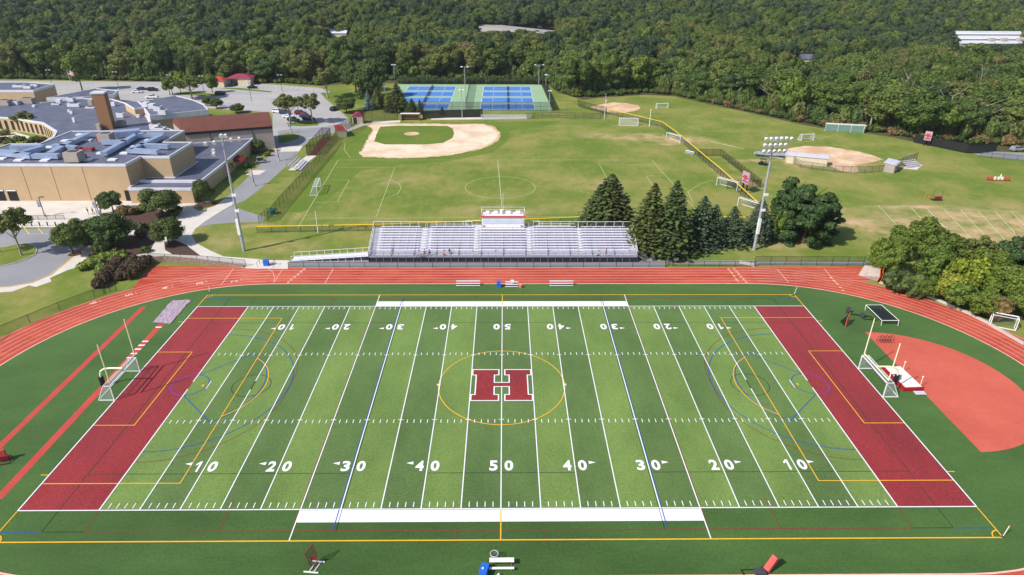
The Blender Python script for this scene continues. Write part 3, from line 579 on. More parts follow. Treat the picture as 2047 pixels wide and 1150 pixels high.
def dugout(name, label, loc, rz, L, D, h, wallm, roofm, openm):
    t = thing(name, label, 'dugout', (loc[0], loc[1], 0), rz)
    b = MB(); b.box((0, D/2-.1, h/2), (L, .2, h)); b.box((-L/2+.1, 0, h/2), (.2, D, h)); b.box((L/2-.1, 0, h/2), (.2, D, h)); b.build('wall', wallm, t)
    MB().add([(-L/2-.2, -D/2-.3, h+.25), (L/2+.2, -D/2-.3, h+.25), (L/2+.2, D/2+.2, h-.05), (-L/2-.2, D/2+.2, h-.05), (-L/2-.2, -D/2-.3, h+.05), (L/2+.2, -D/2-.3, h+.05), (L/2+.2, D/2+.2, h-.2), (-L/2-.2, D/2+.2, h-.2)], [(0, 1, 2, 3), (7, 6, 5, 4), (0, 4, 5, 1), (1, 5, 6, 2), (2, 6, 7, 3), (3, 7, 4, 0)]).build('roof', roofm, t)
    MB().box((0, D/2-.6, .42), (L*.9, .4, .08)).build('bench', 'alum', t); return t
dugout('dugout', 'long dark dugout with white roof edge facing the baseball infield', g(821, 240), 0, 7, 2.6, 2.5, 'brick_dark', 'white_metal', 0)
dugout('dugout', 'tan block dugout with red sloping roof beside the batting cage', g(682, 270), R(-68), 7.5, 3, 2.6, 'cream_wall', 'roof_red', 0)
dugout('dugout', 'long pale dugout with grey roof on the left of the right softball infield', g(1610, 327), R(160), 12, 2.8, 2.5, 'cream_wall', 'alum_deck', 0)
dugout('dugout', 'short tan dugout with grey roof beside the small bleacher', g(1780, 341), R(-130), 5.5, 3, 2.6, 'wall_grey', 'alum_deck', 0)
dugout('storage_shelter', 'long green storage container at the foot of the forest edge', g(1688, 262), R(-13), 13, 2.6, 2.4, 'cream_wall', 'white_metal', 0)['category'] = 'shelter'
# ================================================================ fences
mesh_mat('chain_link', S(70, 78, 72), .3); mesh_mat('chain_link_dark', S(28, 32, 30), .42); mesh_mat('windscreen', S(26, 30, 32), .93); mesh_mat('net_white', S(214, 218, 222), .2); mesh_mat('net_dark', S(30, 34, 34), .8); mesh_mat('net_faint', S(120, 124, 124), .12); mesh_mat('net_green', S(60, 86, 74), .6)
mat('yellow_cap', S(244, 198, 24), None, 1, .5); mat('green_tarp', S(112, 140, 130), None, 1)
def fence(label, pts, h, step=3., mesh='chain_link', postm='black_metal', cap=None, pr=.09, name='chain_link_fence', low=None):
    P_ = [Vector((*q, 0)) for q in pts]; t = thing(name, label, 'fence', P_[0]); o = P_[0]; panel = MB(); rail = MB(); posts = []
    for a, b in zip(P_, P_[1:]):
        a, b = a-o, b-o; L = (b-a).length; n = max(1, round(L/step)); panel.add([(a.x, a.y, .03), (b.x, b.y, .03), (b.x, b.y, h), (a.x, a.y, h)], [(0, 1, 2, 3)])
        rail.bar((a.x, a.y, h), (b.x, b.y, h), pr*.9, n=6)
        for k in range(n): posts.append(a+(b-a)*k/n)
    posts.append(P_[-1]-o); panel.build('chain_link', mesh, t); rail.build('top_rail', postm, t)
    if low: lw = MB(); [lw.bar((a.x-o.x, a.y-o.y, low), (b.x-o.x, b.y-o.y, low), pr*.8) for a, b in zip(P_, P_[1:])]; lw.build('mid_rail', postm, t)
    if cap:
        c = MB()
        for a, b in zip(P_, P_[1:]): a, b = a-o, b-o; c.bar((a.x, a.y, h+.08), (b.x, b.y, h+.08), .24, .2, 6)
        c.build('safety_cap', cap, t)
    pm = None
    for q in posts[:100]:
        if pm is None: ob = MB().cone((0, 0, 0), pr/2, pr/2, h+.06, 6).build('post', postm, t); pm = ob
        else: ob = pm.copy(); C.objects.link(ob); ob.parent = t
        ob.location = q
    return t
def FG(*px): return [g(*q) for q in px]
fence('yellow capped outfield fence running behind the grandstand', FG((515, 466), (745, 462), (940, 455), (1170, 446), (1330, 445), (1502, 447)), 1.5, 3.2, cap='yellow_cap')
fence('yellow capped outfield fence curving along the right edge of the soccer grass', FG((1212, 228), (1255, 238), (1323, 255), (1350, 275), (1400, 318), (1440, 352), (1480, 390), (1512, 420)), 2.0, 2.6, cap='yellow_cap')
fence('tall dark fence from the yellow capped corner up to the batting cage', FG((536, 445), (560, 415), (600, 370), (640, 325), (662, 298), (672, 278)), 2.6, 3, mesh='chain_link_dark')
fence('small dark fence closing the corner by the green bin', FG((518, 445), (536, 428), (556, 430)), 1.6, 2)
fence('low trackside fence in front of the grandstand', FG((577, 535), (760, 535), (900, 535), (1100, 534.5), (1330, 534)), 1.15, 3.2, pr=.1)
fence('low fence beside the black golf cart', FG((1330, 533.5), (1330, 526), (1345, 533), (1500, 533), (1510, 533)), 1.15, 3)
fence('chest high fence along the right end of the track straight', FG((1508, 531), (1600, 531), (1725, 531.5), (1745, 546)), 2.0, 3.2, low=1.)
fence('black gate rail fence above the stone retaining wall', FG((262, 522), (300, 520), (395, 524), (440, 528), (492, 533)), 1.5, 3.4)
fence('long black fence on the grass bank left of the track bend', FG((-20, 690), (0, 670), (60, 645), (120, 620), (190, 594), (212, 589)), 1.5, 4.4)
fence('black iron gate across the path between dark hedges', FG((208, 588), (234, 582)), 1.8, 1.4, name='gate')
fence('tall dark fence on the right side of the batting cage', FG((672, 278), (700, 264), (718, 250)), 4.5, 3, mesh='chain_link_dark')
fence('high dark backstop fence behind home plate', FG((718, 250), (745, 245), (795, 240), (796, 240)), 6, 4, mesh='chain_link_dark', name='backstop_fence')
fence('tall black windscreen fence between baseball field and tennis courts', FG((845, 238), (890, 236), (965, 234)), 3, 4, mesh='windscreen', name='windscreen_fence')
fence('long low fence across the grass right of the small bleachers', FG((1053, 238), (1100, 236), (1200, 238), (1212, 228)), 2.2, 3.4, low=1.1)
fence('dark outer fence around the practice pen behind the scoreboard', FG((1395, 312), (1440, 312), (1520, 375), (1452, 378)), 2.2, 2.4, mesh='chain_link_dark')
fence('grey backstop fence curving around the right softball home plate', FG((1575, 322), (1600, 335), (1668, 345), (1700, 346), (1728, 347), (1770, 343)), 2.0, 3)
fence('fence along the first base side of the right softball field', FG((1770, 343), (1795, 334), (1832, 320)), 2.4, 2.6, mesh='chain_link_dark')
fence('long black screen fence along the forest right of the white scoreboard', FG((1826, 285), (1880, 296), (1932, 307), (1958, 307), (1990, 303)), 3, 4, mesh='windscreen', name='windscreen_fence')
fence('low roadside fence at the far right edge', FG((1958, 314), (2005, 318), (2060, 323)), 1.6, 3.6)
fence('dark fence and net around the left softball backstop', FG((1155, 210), (1158, 214), (1180, 220), (1212, 228)), 2.6, 3, mesh='chain_link_dark')
fence('black tennis fence along the near side of the courts', [(-48, 193.4), (-15.7, 193.4), (20.3, 193.6)], 3.6, 5, mesh='chain_link_dark', low=1.8)
fence('black windscreen fence along the right side of the courts', [(20.4, 193.8), (18.8, 256.2)], 3.2, 5, mesh='windscreen', name='windscreen_fence')
fence('black tennis fence along the far side below the trees', [(18.6, 256.4), (-52, 256.4)], 3.4, 5, mesh='chain_link_dark')
fence('black fence dividing the two banks of tennis courts', [(-15.7, 193.6), (-16.4, 256)], 3.2, 5, mesh='chain_link_dark')
fence('short black railing along the plaza edge above the bus bays', FG((-20, 441), (60, 440), (130, 439)), 1.1, 2.2)
for i, (a, b) in enumerate((((560, 322), (640, 268)),)):
    pass
# courts' nets
t0 = None
for k, (x0, x1, y0) in enumerate(COURTS):
    if k % 4 == 0: xs = (x0+x1)/2; side = 'left' if x0 < -20 else 'right'
    xm = (x0+x1)/2; row = ('nearest', 'second nearest', 'third nearest', 'farthest')[k % 4]
    t = thing('tennis_net', 'dark tennis net on the %s court of the %s bank' % (row, side), 'net', (xm, y0+5.45, 0), 0, 'tennis nets')
    MB().add([(0, -6, .05), (0, 6, .05), (0, 6, 1.05), (0, -6, 1.05)], [(0, 1, 2, 3)]).build('netting', 'net_dark', t); MB().bar((0, -6, 1.05), (0, 6, 1.05), .08).build('band', 'black_metal', t)
    for s in (-6, 6): MB().cone((0, s, 0), .06, .06, 1.1, 6).build('post', 'black_metal', t)
# ================================================================ grandstand
mat('deck_shade_navy', S(40, 38, 54), None, .5)
gs = thing('grandstand', 'long white aluminium grandstand facing the football field across the track', 'grandstand', (0, 0, 0))
GX0, GX1, YF, ZF = -27.6, 27.9, 43.7, 1.25
aisles = [(-27.6, -26.1), (-17.6, -15.4), (-6.3, -4.9), (4.9, 6.4), (15.8, 16.8), (26.4, 27.9)]
ND, DY, DZ = 10, .70, .30
mb = MB(); mb.box(((GX0+GX1)/2, YF+.8, ZF-.06), (GX1-GX0, 1.6, .12))
for i in range(ND): mb.box(((GX0+GX1)/2, YF+1.6+DY*(i+.5), ZF+DZ*(i+1)-.05), (GX1-GX0, DY, .08)); mb.box(((GX0+GX1)/2, YF+1.6+DY*i+.012, ZF+DZ*(i+.5)), (GX1-GX0, .02, DZ-.1))
mb.build('footboard_deck', 'alum_deck', gs)
secs = [(-26.1, -17.6), (-15.4, -6.3), (-4.9, 4.9), (6.4, 15.8), (16.8, 26.4)]
for i in range(ND):
    mb = MB()
    for a, b in secs:
        if i == 0:
            for c_, d_ in ((a, a+(b-a)*.34), (a+(b-a)*.60, b)): mb.box(((c_+d_)/2, YF+1.6+DY*i+.42, ZF+DZ*(i+1)+.38), (d_-c_, .27, .05)); mb.box(((c_+d_)/2, YF+1.6+DY*i+.42, ZF+DZ*(i+1)+.18), (d_-c_, .05, .3))
        else: mb.box(((a+b)/2, YF+1.6+DY*i+.42, ZF+DZ*(i+1)+.38), (b-a, .27, .05)); [mb.box((a+(b-a)*(k+.5)/5, YF+1.6+DY*i+.42, ZF+DZ*(i+1)+.18), (.06, .2, .36)) for k in range(5)]
    mb.build('bench_row', 'alum', gs)
for a, b in aisles[1:5]:
    mb = MB()
    for i in range(ND): mb.box(((a+b)/2, YF+1.45+DY*i, ZF+DZ*(i+.5)), (1.2, .26, .06))
    for k in range(5): x = (a+b)/2; y = YF+2.4+DY*2*k; z = ZF+DZ*(2*k+1.5); mb.bar((x, y, z), (x, y, z+.9), .05); mb.bar((x, y, z+.9), (x, y+.9, z+1.1), .05)
    mb.build('aisle_steps', 'white_metal', gs)
mb = MB(); rl = MB()
for k in range(37):
    x = GX0+(GX1-GX0)*k/36; rl.bar((x, YF, .0), (x, YF, ZF+1.1), .07)
rl.bar((GX0, YF, ZF+1.1), (GX1, YF, ZF+1.1), .06); rl.bar((GX0, YF, ZF+.1), (GX1, YF, ZF+.1), .08); rl.build('front_railing', 'grey_metal', gs)
MB().add([(GX0, YF+.02, ZF), (GX1, YF+.02, ZF), (GX1, YF+.02, ZF+1.1), (GX0, YF+.02, ZF+1.1)], [(0, 1, 2, 3)]).build('railing_mesh', 'chain_link', gs)
MB().box(((GX0+GX1)/2, YF+.12, (ZF-.25)/2), (GX1-GX0, .04, ZF-.3)).build('under_deck_shade', 'deck_shade_navy', gs)  # dark panel added to stand in for the shade under the front platform
YB = YF+1.6+DY*ND; ZB = ZF+DZ*ND
bk_ = MB(); bm = MB()
for x in (GX0, GX1):
    bk_ = MB(); bm = MB(); bk_.bar((x, YF, ZF+1.1), (x, YB, ZB+1.4), .07); bk_.bar((x, YF, ZF+.1), (x, YB, ZB+.3), .1)
    for k in range(6): f = k/5; bk_.bar((x, YF+(YB-YF)*f, 0), (x, YF+(YB-YF)*f, ZF+(ZB-ZF)*f+1.1), .07)
    bm.add([(x, YF, ZF), (x, YB, ZB), (x, YB, ZB+1.4), (x, YF, ZF+1.1)], [(0, 1, 2, 3)]); bk_.build('side_railing', 'white_metal', gs); bm.build('railing_mesh', 'chain_link', gs)
for a, b in ((GX0, -6.6), (6.6, GX1)):
    bk_ = MB(); bm = MB(); n = int((b-a)/1.9)
    for k in range(n+1): x = a+(b-a)*k/n; bk_.bar((x, YB, 0), (x, YB, ZB+1.4), .07)
    bk_.bar((a, YB, ZB+1.4), (b, YB, ZB+1.4), .07); bm.add([(a, YB, ZB), (b, YB, ZB), (b, YB, ZB+1.4), (a, YB, ZB+1.4)], [(0, 1, 2, 3)]); bk_.build('back_railing', 'white_metal', gs); bm.build('railing_mesh', 'chain_link', gs)
for k in range(13):
    mb = MB(); x = GX0+(GX1-GX0)*k/12
    for f in (.3, .65, .98): mb.bar((x, YF+(YB-YF)*f, 0), (x, YF+(YB-YF)*f, ZF+(ZB-ZF)*f-.1), .12)
    mb.bar((x, YF+.1, ZF-.15), (x, YB, ZB-.2), .12); mb.build('support_frame', 'grey_metal', gs)
# landings beside the press box, ramp and stair
for x in (-6.3, 6.4): MB().box((x, YB+.8, ZB), (3.3, 1.6, .1)).build('landing', 'alum_deck', gs)
for s in (-1, 1):
    mb = MB()
    for y in (YB, YB+1.6): mb.bar((s*7.9, y, 0), (s*7.9, y, ZB+1.1), .07)
    mb.bar((s*7.9, YB, ZB+1.1), (s*7.9, YB+1.6, ZB+1.1), .06); mb.bar((s*4.8, YB+1.6, ZB+1.1), (s*7.9, YB+1.6, ZB+1.1), .06); mb.build('landing_railing', 'white_metal', gs)
ra = MB(); rr = MB(); xr = G(584, 522).x; y0, y1 = 44.6, 46.1
ra.add([(GX0, y0-.6, ZF-.1), (GX0, y1, ZF-.1), (xr, y1, .1), (xr, y0-.6, .1), (GX0, y0-.6, ZF), (GX0, y1, ZF), (xr, y1, .16), (xr, y0-.6, .16)], [(4, 7, 6, 5), (0, 1, 2, 3), (0, 3, 7, 4), (1, 5, 6, 2), (2, 6, 7, 3), (0, 4, 5, 1)]); ra.build('access_ramp', 'alum', gs)
for y in (y0-.62, y1+.02):
    rr.bar((GX0, y, ZF+1.05), (xr, y, 1.2), .06)
    for k in range(11): f = k/10; x = GX0+(xr-GX0)*f; rr.bar((x, y, 0), (x, y, ZF+1.05+(1.2-ZF-1.05)*f), .06)
rr.build('ramp_railing', 'white_metal', gs)
st = MB()
for k in range(6): st.box((GX1+.3+k*.32, YF+.8, ZF-.1-k*.2), (.32, 1.3, .05))
for y in (YF+.15, YF+1.45): st.bar((GX1, y, ZF+1), (GX1+2.2, y, .9), .06); [st.bar((GX1+x_, y, .1+1.1*(1-x_/2.2)*0), (GX1+x_, y, ZF+1-(x_/2.2)*1.3), .05) for x_ in (.1, 1.1, 2.1)]
st.build('end_stairs', 'grey_metal', gs)
# press box
pb = thing('press_box', 'white press box with red roof trim on top of the grandstand centre', 'press box', (0, YB, 0)); PX, PD, P0, P1 = 4.55, 2.6, ZB-.9, ZB+2.6
PXC = .1
MB().box((PXC, PD/2-.3, (P0+P1)/2), (PX*2, PD, P1-P0)).build('wall', 'white_metal', pb)
for a, b in ((-4.4, -1.1), (-.95, 1.9), (2.05, 4.4)): MB().box((PXC+(a+b)/2, -.33, P0+2.45), (b-a, .08, .95)).build('window', 'shutter_pale', pb) if 'shutter_pale' in M else None
MB().box((PXC, PD/2-.35, P1+.06), (PX*2+.3, PD+.4, .22)).build('roof', 'roof_red', pb)
MB().box((PXC, PD/2-.3, P1+.19), (PX*2-.3, PD-.2, .05)).build('roof_deck', 'alum', pb)
mb = MB()
for x in (-4.5, 4.7):
    for y in (-.4, PD-.5): mb.bar((x, y, P1+.2), (x, y, P1+1.35), .06)
    for z in (.75, 1.35): mb.bar((x, -.4, P1+z), (x, PD-.5, P1+z), .05)
for z in (.75, 1.35): mb.bar((-4.5, PD-.5, P1+z), (4.7, PD-.5, P1+z), .05)
mb.build('roof_railing', 'white_metal', pb)
lt_ = MB()
for x in (-4.05, 4.15):
    for dx in (-.19, .19): lt_.box((x+dx, -.36, P0+1.35), (.12, .04, .5))
    lt_.box((x, -.36, P0+1.35), (.3, .04, .1))
lt_.build('letter_sign', 'roof_maroon', pb)
for x, s_ in ((-3.2, .7), (-1.5, .9), (1.2, 1.1), (3.3, 1)): tag(MB().box((0, 0, .3), (s_, .6, .5)).build('equipment_case', 'skylight', None, (x, YB+1.2, P1+.22)), ('white equipment case on the press box roof, ' + {-3.2: 'far left', -1.5: 'left of the antenna dish', 1.2: 'right of the antenna dish', 3.3: 'far right'}[x]), 'case', 'equipment cases on the press box roof')
an = thing('antenna', 'white box antenna with thin mast on the press box roof', 'antenna', (-.2, YB+1.1, P1+.22)); MB().cone((0, 0, 0), .35, .4, .9, 8).build('drum', 'white_metal', an); MB().bar((.3, .3, 0), (.3, .3, 4.6), .05).build('mast', 'white_metal', an)
# ================================================================ soccer goals and goalposts
def soccer_goal(label, loc, rz, w_=7.32, h=2.44, d=2.0, dt=1.0, group='portable soccer goals', m='white_metal', net='net_white', net_on=True, fw=.12):
    t = thing('soccer_goal', label, 'goal', (loc[0], loc[1], 0), rz, group); f = MB(); a = w_/2    # opens towards -y
    f.bar((-a, 0, 0), (-a, 0, h), fw); f.bar((a, 0, 0), (a, 0, h), fw); f.bar((-a-fw/2, 0, h), (a+fw/2, 0, h), fw); f.build('front_frame', m, t)
    b = MB()
    for x in (-a, a): b.bar((x, 0, h), (x, dt, h), fw*.7); b.bar((x, dt, h), (x, d, .06), fw*.7); b.bar((x, 0, .06), (x, d, .06), fw*.8)
    b.bar((-a, d, .06), (a, d, .06), fw*.8); b.bar((-a, dt, h), (a, dt, h), fw*.5); b.build('back_frame', m, t)
    if net_on: MB().add([(-a, 0, h), (a, 0, h), (-a, dt, h), (a, dt, h), (-a, d, .1), (a, d, .1), (-a, 0, .1), (a, 0, .1)], [(0, 1, 3, 2), (2, 3, 5, 4), (0, 2, 4, 6), (1, 7, 5, 3)]).build('net', net, t)
    return t
def goalpost(label, s, y0=.0):
    t = thing('goalpost', label, 'goalpost', (s*58.4, y0, 0), 0 if s < 0 else math.pi, 'football goalposts'); dx = 3.55
    MB().path([(0, 0, 0), (0, 0, 1.9), (.25, 0, 2.6), (.9, 0, 3.0), (1.7, 0, 3.1), (dx, 0, 3.1)], .24, 8).build('gooseneck', 'post_cream', t)
    MB().bar((dx, -3.56, 3.1), (dx, 3.56, 3.1), .2, n=8).build('crossbar', 'post_cream', t)
    for q in (-3.5, 3.5): MB().cone((dx, q, 3.1), .09, .07, 6.1, 8).build('upright', 'post_cream', t)
    MB().cone((0, 0, 0), .35, .35, 1.6, 8).build('pad', 'black_metal', t)
mat('post_cream', S(236, 232, 196), None, 1, .4)
goalpost('cream goalpost at the left end zone', -1); goalpost('cream goalpost at the right end zone', 1)
soccer_goal('white soccer goal under the left goalpost', (-54.95, .1), R(90), group='stadium soccer goals', d=2.2); soccer_goal('white soccer goal under the right goalpost', (54.95, .4), R(-90), group='stadium soccer goals', d=2.2)
soccer_goal('tall white soccer goal left of the faint soccer pitch', (-49.5, 90), R(97)); soccer_goal('white soccer goal backed against the yellow fence, right end of three along it', g(1495, 418), R(-52), 6, 2.2, 1.8)
soccer_goal('white soccer goal turned away by the yellow fence below the scoreboard', g(1452, 377), R(-50), 6.4, 2.4); soccer_goal('white soccer goal near the bend of the yellow fence', g(1345, 283), R(-58), 6.5, 2.4)
soccer_goal('large netted soccer goal standing behind the yellow fence corner', g(1256, 249), R(172), 7, 2.4, 2); soccer_goal('small white soccer goal on the grass right of the left softball infield', g(1324, 217), R(10), 5, 2, 1.4)
soccer_goal('white soccer goal between the green container and the softball infield', g(1614, 281), R(15), 5, 2.1, 2)
soccer_goal('small dark framed hockey goal beside the right bend of the track', g(2002, 650), R(-28+180), 3.66, 2.1, 1.2, 1.1, 'field hockey goals', 'white_metal', 'net_faint', fw=.16)
# light poles
def mast(label, base, h, heads, rz=0, cols=2, rows_=2):
    t = thing('stadium_light', label, 'light pole', (base[0], base[1], 0), rz, 'stadium light poles')
    MB().cone((0, 0, 0), .34, .17, h, 12).build('pole', 'galv', t)
    MB().box((-.1, -.38, 5.6), (.55, .5, 3.4)).build('control_box', 'white_metal', t); MB().box((.3, -.3, 9.2), (.9, .3, .5)).build('floodlight', 'white_metal', t); MB().box((.3, -.3, 12.6), (.9, .3, .5)).build('floodlight', 'white_metal', t)
    cb_ = MB()
    for z in {hh[2] for hh in heads}: xs = [hh[0] for hh in heads if hh[2] == z]; cb_.bar((min(xs)-.2, -.25, z), (max(xs)+.2, -.25, z), .14)
    cb_.build('crossarm', 'galv', t)
    for x, y, z in heads:
        l_ = MB().cone((x, y-.2, z), .22, .42, .62, 10, (0, -1, -.55)).build('lamp', 'lamp_white', t)
    return t
mat('galv', S(176, 180, 192), None, 1, .4, .3); mat('lamp_white', S(232, 234, 238), None, 2, .3)
bL, bR = g(488, 502), g(1507, 500)
hL = HT(488, 502, 277); hR = HT(1507, 500, 276)
mast('tall grey stadium light pole left of the grandstand', bL, hL, [(-3, -.6, hL-.6), (-1.4, -.3, hL-.4), (2, -.3, hL+.1), (3.6, -.2, hL+.3), (0, .2, hL+.8), (.9, .2, hL+.8), (-1.8, -.3, hL-2.0), (-1.8, -.6, hL-2.7)])
mast('tall grey stadium light pole right of the spruces with three tiers of lamps', bR, hR, [(-2.2+1.1*i, -.3, hR+.2-k*1.25) for k in range(3) for i in range(5)]+[(3.3, -.3, hR+.1)], R(8))
def court_light(label, base, top, arm=1.2):
    p = g(*base); h = HT(base[0], base[1], top); t = thing('court_light', label, 'light pole', (*p, 0), 0, 'court and field light poles')
    MB().cone((0, 0, 0), .16, .1, h, 8).build('pole', 'galv', t); MB().bar((-arm, 0, h), (arm, 0, h), .12).build('crossarm', 'galv', t)
    for s in (-arm, arm): MB().box((s, -.2, h+.1), (.8, .5, .35)).build('lamp', 'lamp_white', t)
court_light('court light pole at the near edge of the tennis courts between the two banks', (931, 222), 134); court_light('double headed light pole at the far right corner of the courts', (1077, 170), 130, 2)
court_light('slim light pole just right of the courts', (1091, 183), 150, .4); court_light('white light pole at the near right corner of the courts', (1098, 225), 182, .3); court_light('short light pole in front of the courts', (924, 236), 180, .7); court_light('light pole behind the dark conifers', (769, 186), 152, .8); court_light('tall slim pole among the conifers left of the courts', (791, 190), 130, .6)
def lamp(label, base, top, two=True, banner=None, m='black_metal'):
    p = g(*base); h = HT(base[0], base[1], top); t = thing('lamp_post', label, 'lamp post', (*p, 0), 0, 'lamp posts')
    MB().cone((0, 0, 0), .1, .07, h, 8).build('pole', m, t); MB().cone((0, 0, 0), .28, .25, .8, 8).build('base', 'curb_concrete', t)
    for s in ((-1, 1) if two else (1,)): MB().box((s*.7, 0, h), (.9, .35, .16)).build('lamp_head', 'dark_steel' if not two else 'lamp_white', t)
    MB().bar((-.6 if two else 0, 0, h), (.6, 0, h), .08).build('arm', m, t)
    if banner: MB().box((-.5, 0, h-1.7), (.75, .05, 1.7)).build('banner', banner, t)
mat('banner_navy', S(44, 48, 84), S(190, 190, 200), 2); mat('banner_maroon', S(176, 92, 104), S(220, 214, 214), 2); mat('shutter_pale', S(196, 206, 222), None, 1)
lamp('lamp post with banner on the plaza near the school doors', (90, 433), 394, False, 'banner_navy'); lamp('lamp post with banner beside the group of people on the plaza', (198, 429), 396, False, 'banner_navy')
lamp('path lamp post with maroon banner beside the aluminium bleacher', (509, 372), 335, False, 'banner_maroon'); lamp('path lamp post with banner next to the brown roofed hall corner', (558, 322), 292, False, 'banner_maroon')
lamp('path lamp post at the end of the parking island', (583, 266), 240, False, 'banner_navy')
for lb, b_, tp in (('double lamp post at the far left of the parking lot', (105, 172), 140), ('double lamp post near the middle of the rear lot', (238, 180), 144), ('double lamp post in the open right part of the lot', (503, 203), 162), ('double lamp post among the parked cars', (598, 234), 196), ('lamp post behind the island trees', (564, 184), 150), ('double lamp post by the yellow crowned trees', (345, 188), 150), ('double lamp post left of the red roofed pavilion', (408, 185), 152)): lamp(lb, b_, tp, True)
# flags
def flagpole(label, base, top, flag=None, fz=.9, h=None, r=.09):
    p = g(*base); h = h or HT(base[0], base[1], top); t = thing('flagpole', label, 'flagpole', (*p, 0), 0); MB().cone((0, 0, 0), r, r*.6, h, 8).build('pole', 'white_metal', t); MB().ball((0, 0, h), r*1.3).build('finial', 'white_metal', t)
    if flag:
        w_, hh = flag; N = 8; f = MB(); cols = MB()
        for k in range(13):
            z1 = h*fz-hh*k/13; z0 = h*fz-hh*(k+1)/13; f.cur = k % 2; vs = []
            for i in range(N+1): u = i/N; vs += [(u*w_*.8+.08, .12*math.sin(u*7), z0-u*.4*hh), (u*w_*.8+.08, .12*math.sin(u*7), z1-u*.4*hh)]
            f.add(vs, [(2*i, 2*i+2, 2*i+3, 2*i+1) for i in range(N)])
        fl = f.build('flag', ('flag_red', 'white_metal'), t); c = MB(); c.add([(.07, -.03, h*fz), (.07, -.03, h*fz-hh*.54), (w_*.36, .08, h*fz-hh*.70), (w_*.36, .08, h*fz-hh*.16)], [(0, 1, 2, 3), (3, 2, 1, 0)][:1]); c.build('canton', 'banner_blue', fl)
mat('flag_red', S(190, 40, 58), None, 2); mat('banner_blue', S(44, 52, 110), None, 2)
flagpole('tall flagpole with striped flag in front of the school lot', (148, 190), 140, (3, 2), 1.); flagpole('white flagpole with small striped flag at the left field fence', (1208, 238), 188, (.9, 1.4), .85)
flagpole('plain white foul pole at the yellow capped fence right of the flag', (1298, 253), 219, None, r=.14); flagpole('thin white foul pole in front of the yellow fence near the left light', (636, 466), 424, None, r=.1)
mat('turf_white_post', (.8, .8, .8))
for lb, b_ in (('red and white corner flag at the far left corner of the turf pitch', (418, 586)), ('red and white corner flag at the far right corner of the turf pitch', (1587, 590)), ('red and white corner flag at the near right corner of the turf pitch', (2004, 1074))):
    p = g(*b_); t = thing('corner_flag', lb, 'corner flag', (*p, .03), 0, 'corner flags'); MB().bar((0, 0, 0), (.3, .1, 1.55), .06).build('pole', 'white_metal', t); MB().add([(.25, .1, 1.2), (.31, .1, 1.55), (.62, .12, 1.38)], [(0, 1, 2)]).build('flag', 'flag_red', t); MB().cone((0, 0, 0), .16, .14, .12, 8).build('base', 'black_metal', t)
# scoreboards
def score(label, a, b, z0, z1, legz, trim=0):
    A_, B_ = Vector((*a, 0)), Vector((*b, 0)); L = (B_-A_).length; t = thing('scoreboard', label, 'scoreboard', (A_+B_)/2, math.atan2((B_-A_).y, (B_-A_).x))
    MB().box((0, 0, (z0+z1)/2), (L, .35, z1-z0)).build('panel', 'score_white', t)
    for z, wd in ((.2, .8), (.38, .3), (.52, .86), (.66, .5)): MB().box((0, -.19, z0+(z1-z0)*z), (L*wd, .06, (z1-z0)*.1)).build('digit_display', 'score_maroon', t)
    for x in (-L*.3, L*.3): MB().bar((x, .1, 0), (x, .1, z0), .25).build('leg', 'black_metal', t)
    return t
mat('score_white', S(186, 146, 160), None, 1); mat('score_maroon', S(150, 40, 62), None, 2)
score('maroon and white scoreboard standing behind the yellow capped fence', g(1480, 382), g(1493, 389), 2.6, 5.7, 3); score('white scoreboard with maroon rows at the forest edge beyond the right softball field', g(1843, 291), g(1857, 293), 1.9, 4.9, 2.2)
# ================================================================ benches, equipment, people, cars
def tdup(make):
    proto = make(); used = [False]
    return lambda loc, rz, label, group=None, sc_=None: place(proto, used, loc, rz, label, group, sc_)
def mk_bench():
    t = thing('team_bench', '', 'bench')
    MB().box((0, 0, .45), (4.6, .28, .05)).build('seat', 'alum', t); MB().box((0, .25, .85), (4.6, .05, .22)).build('backrest', 'alum', t); MB().box((0, -.35, .15), (4.6, .25, .04)).build('footrest', 'alum', t)
    for x in (-2, 0, 2): MB().bar((x, -.35, .12), (x, .3, .12), .06).bar((x, .05, .1), (x, .05, .45), .06).bar((x, .2, .1), (x, .26, .9), .05).build('leg', 'grey_metal', t)
    return t
B_ = tdup(mk_bench)
B_((*g(936, 571), .014), 0, 'long aluminium team bench on the inner track lane, left of the blue bin', 'team benches'); B_((*g(1122, 571), .014), 0, 'long aluminium team bench on the inner track lane, right of the orange cooler', 'team benches')
B_((*g(1023, 573), .014), 0, 'shorter cluttered bench between the blue bin and the orange cooler', 'team benches', (.55, 1, 1)); B_((*g(1293, 332), 0), R(-52), 'white bench beside the yellow capped fence', 'team benches', (.8, 1, 1)) if False else None
B_((*g(1378, 308), 0), R(-46), 'small white bench beside the yellow capped fence', 'team benches', (.7, 1, 1))
def binn(name, label, cat, p, m, r=.35, h=1., kind='cyl', lid=None, grp=None):
    t = thing(name, label, cat, p, 0, grp)
    if kind == 'cyl': MB().cone((0, 0, 0), r*.9, r, h, 14).build('body', m, t)
    else: MB().box((0, 0, h/2), (r*2, r*1.6, h)).build('body', m, t)
    MB().cone((0, 0, h), r*1.06, r*.8, .1, 14).build('lid', lid or m, t) if kind == 'cyl' else MB().box((0, 0, h+.04), (r*2.1, r*1.7, .08)).build('lid', lid or m, t)
    return t
mat('bin_blue', S(36, 96, 190), S(44, 108, 206), 2, .4); mat('orange_plastic', S(232, 116, 60), None, 2, .4); mat('teal_plastic', S(40, 132, 120), None, 2, .5)
binn('recycling_bin', 'tall blue bin on the far sideline near midfield', 'bin', (*g(997, 574), .014), 'bin_blue', .38, 1.15, 'box'); binn('cooler', 'orange drinks cooler on the ground right of the cluttered bench', 'cooler', (*g(1041, 575), .012), 'orange_plastic', .32, .55)
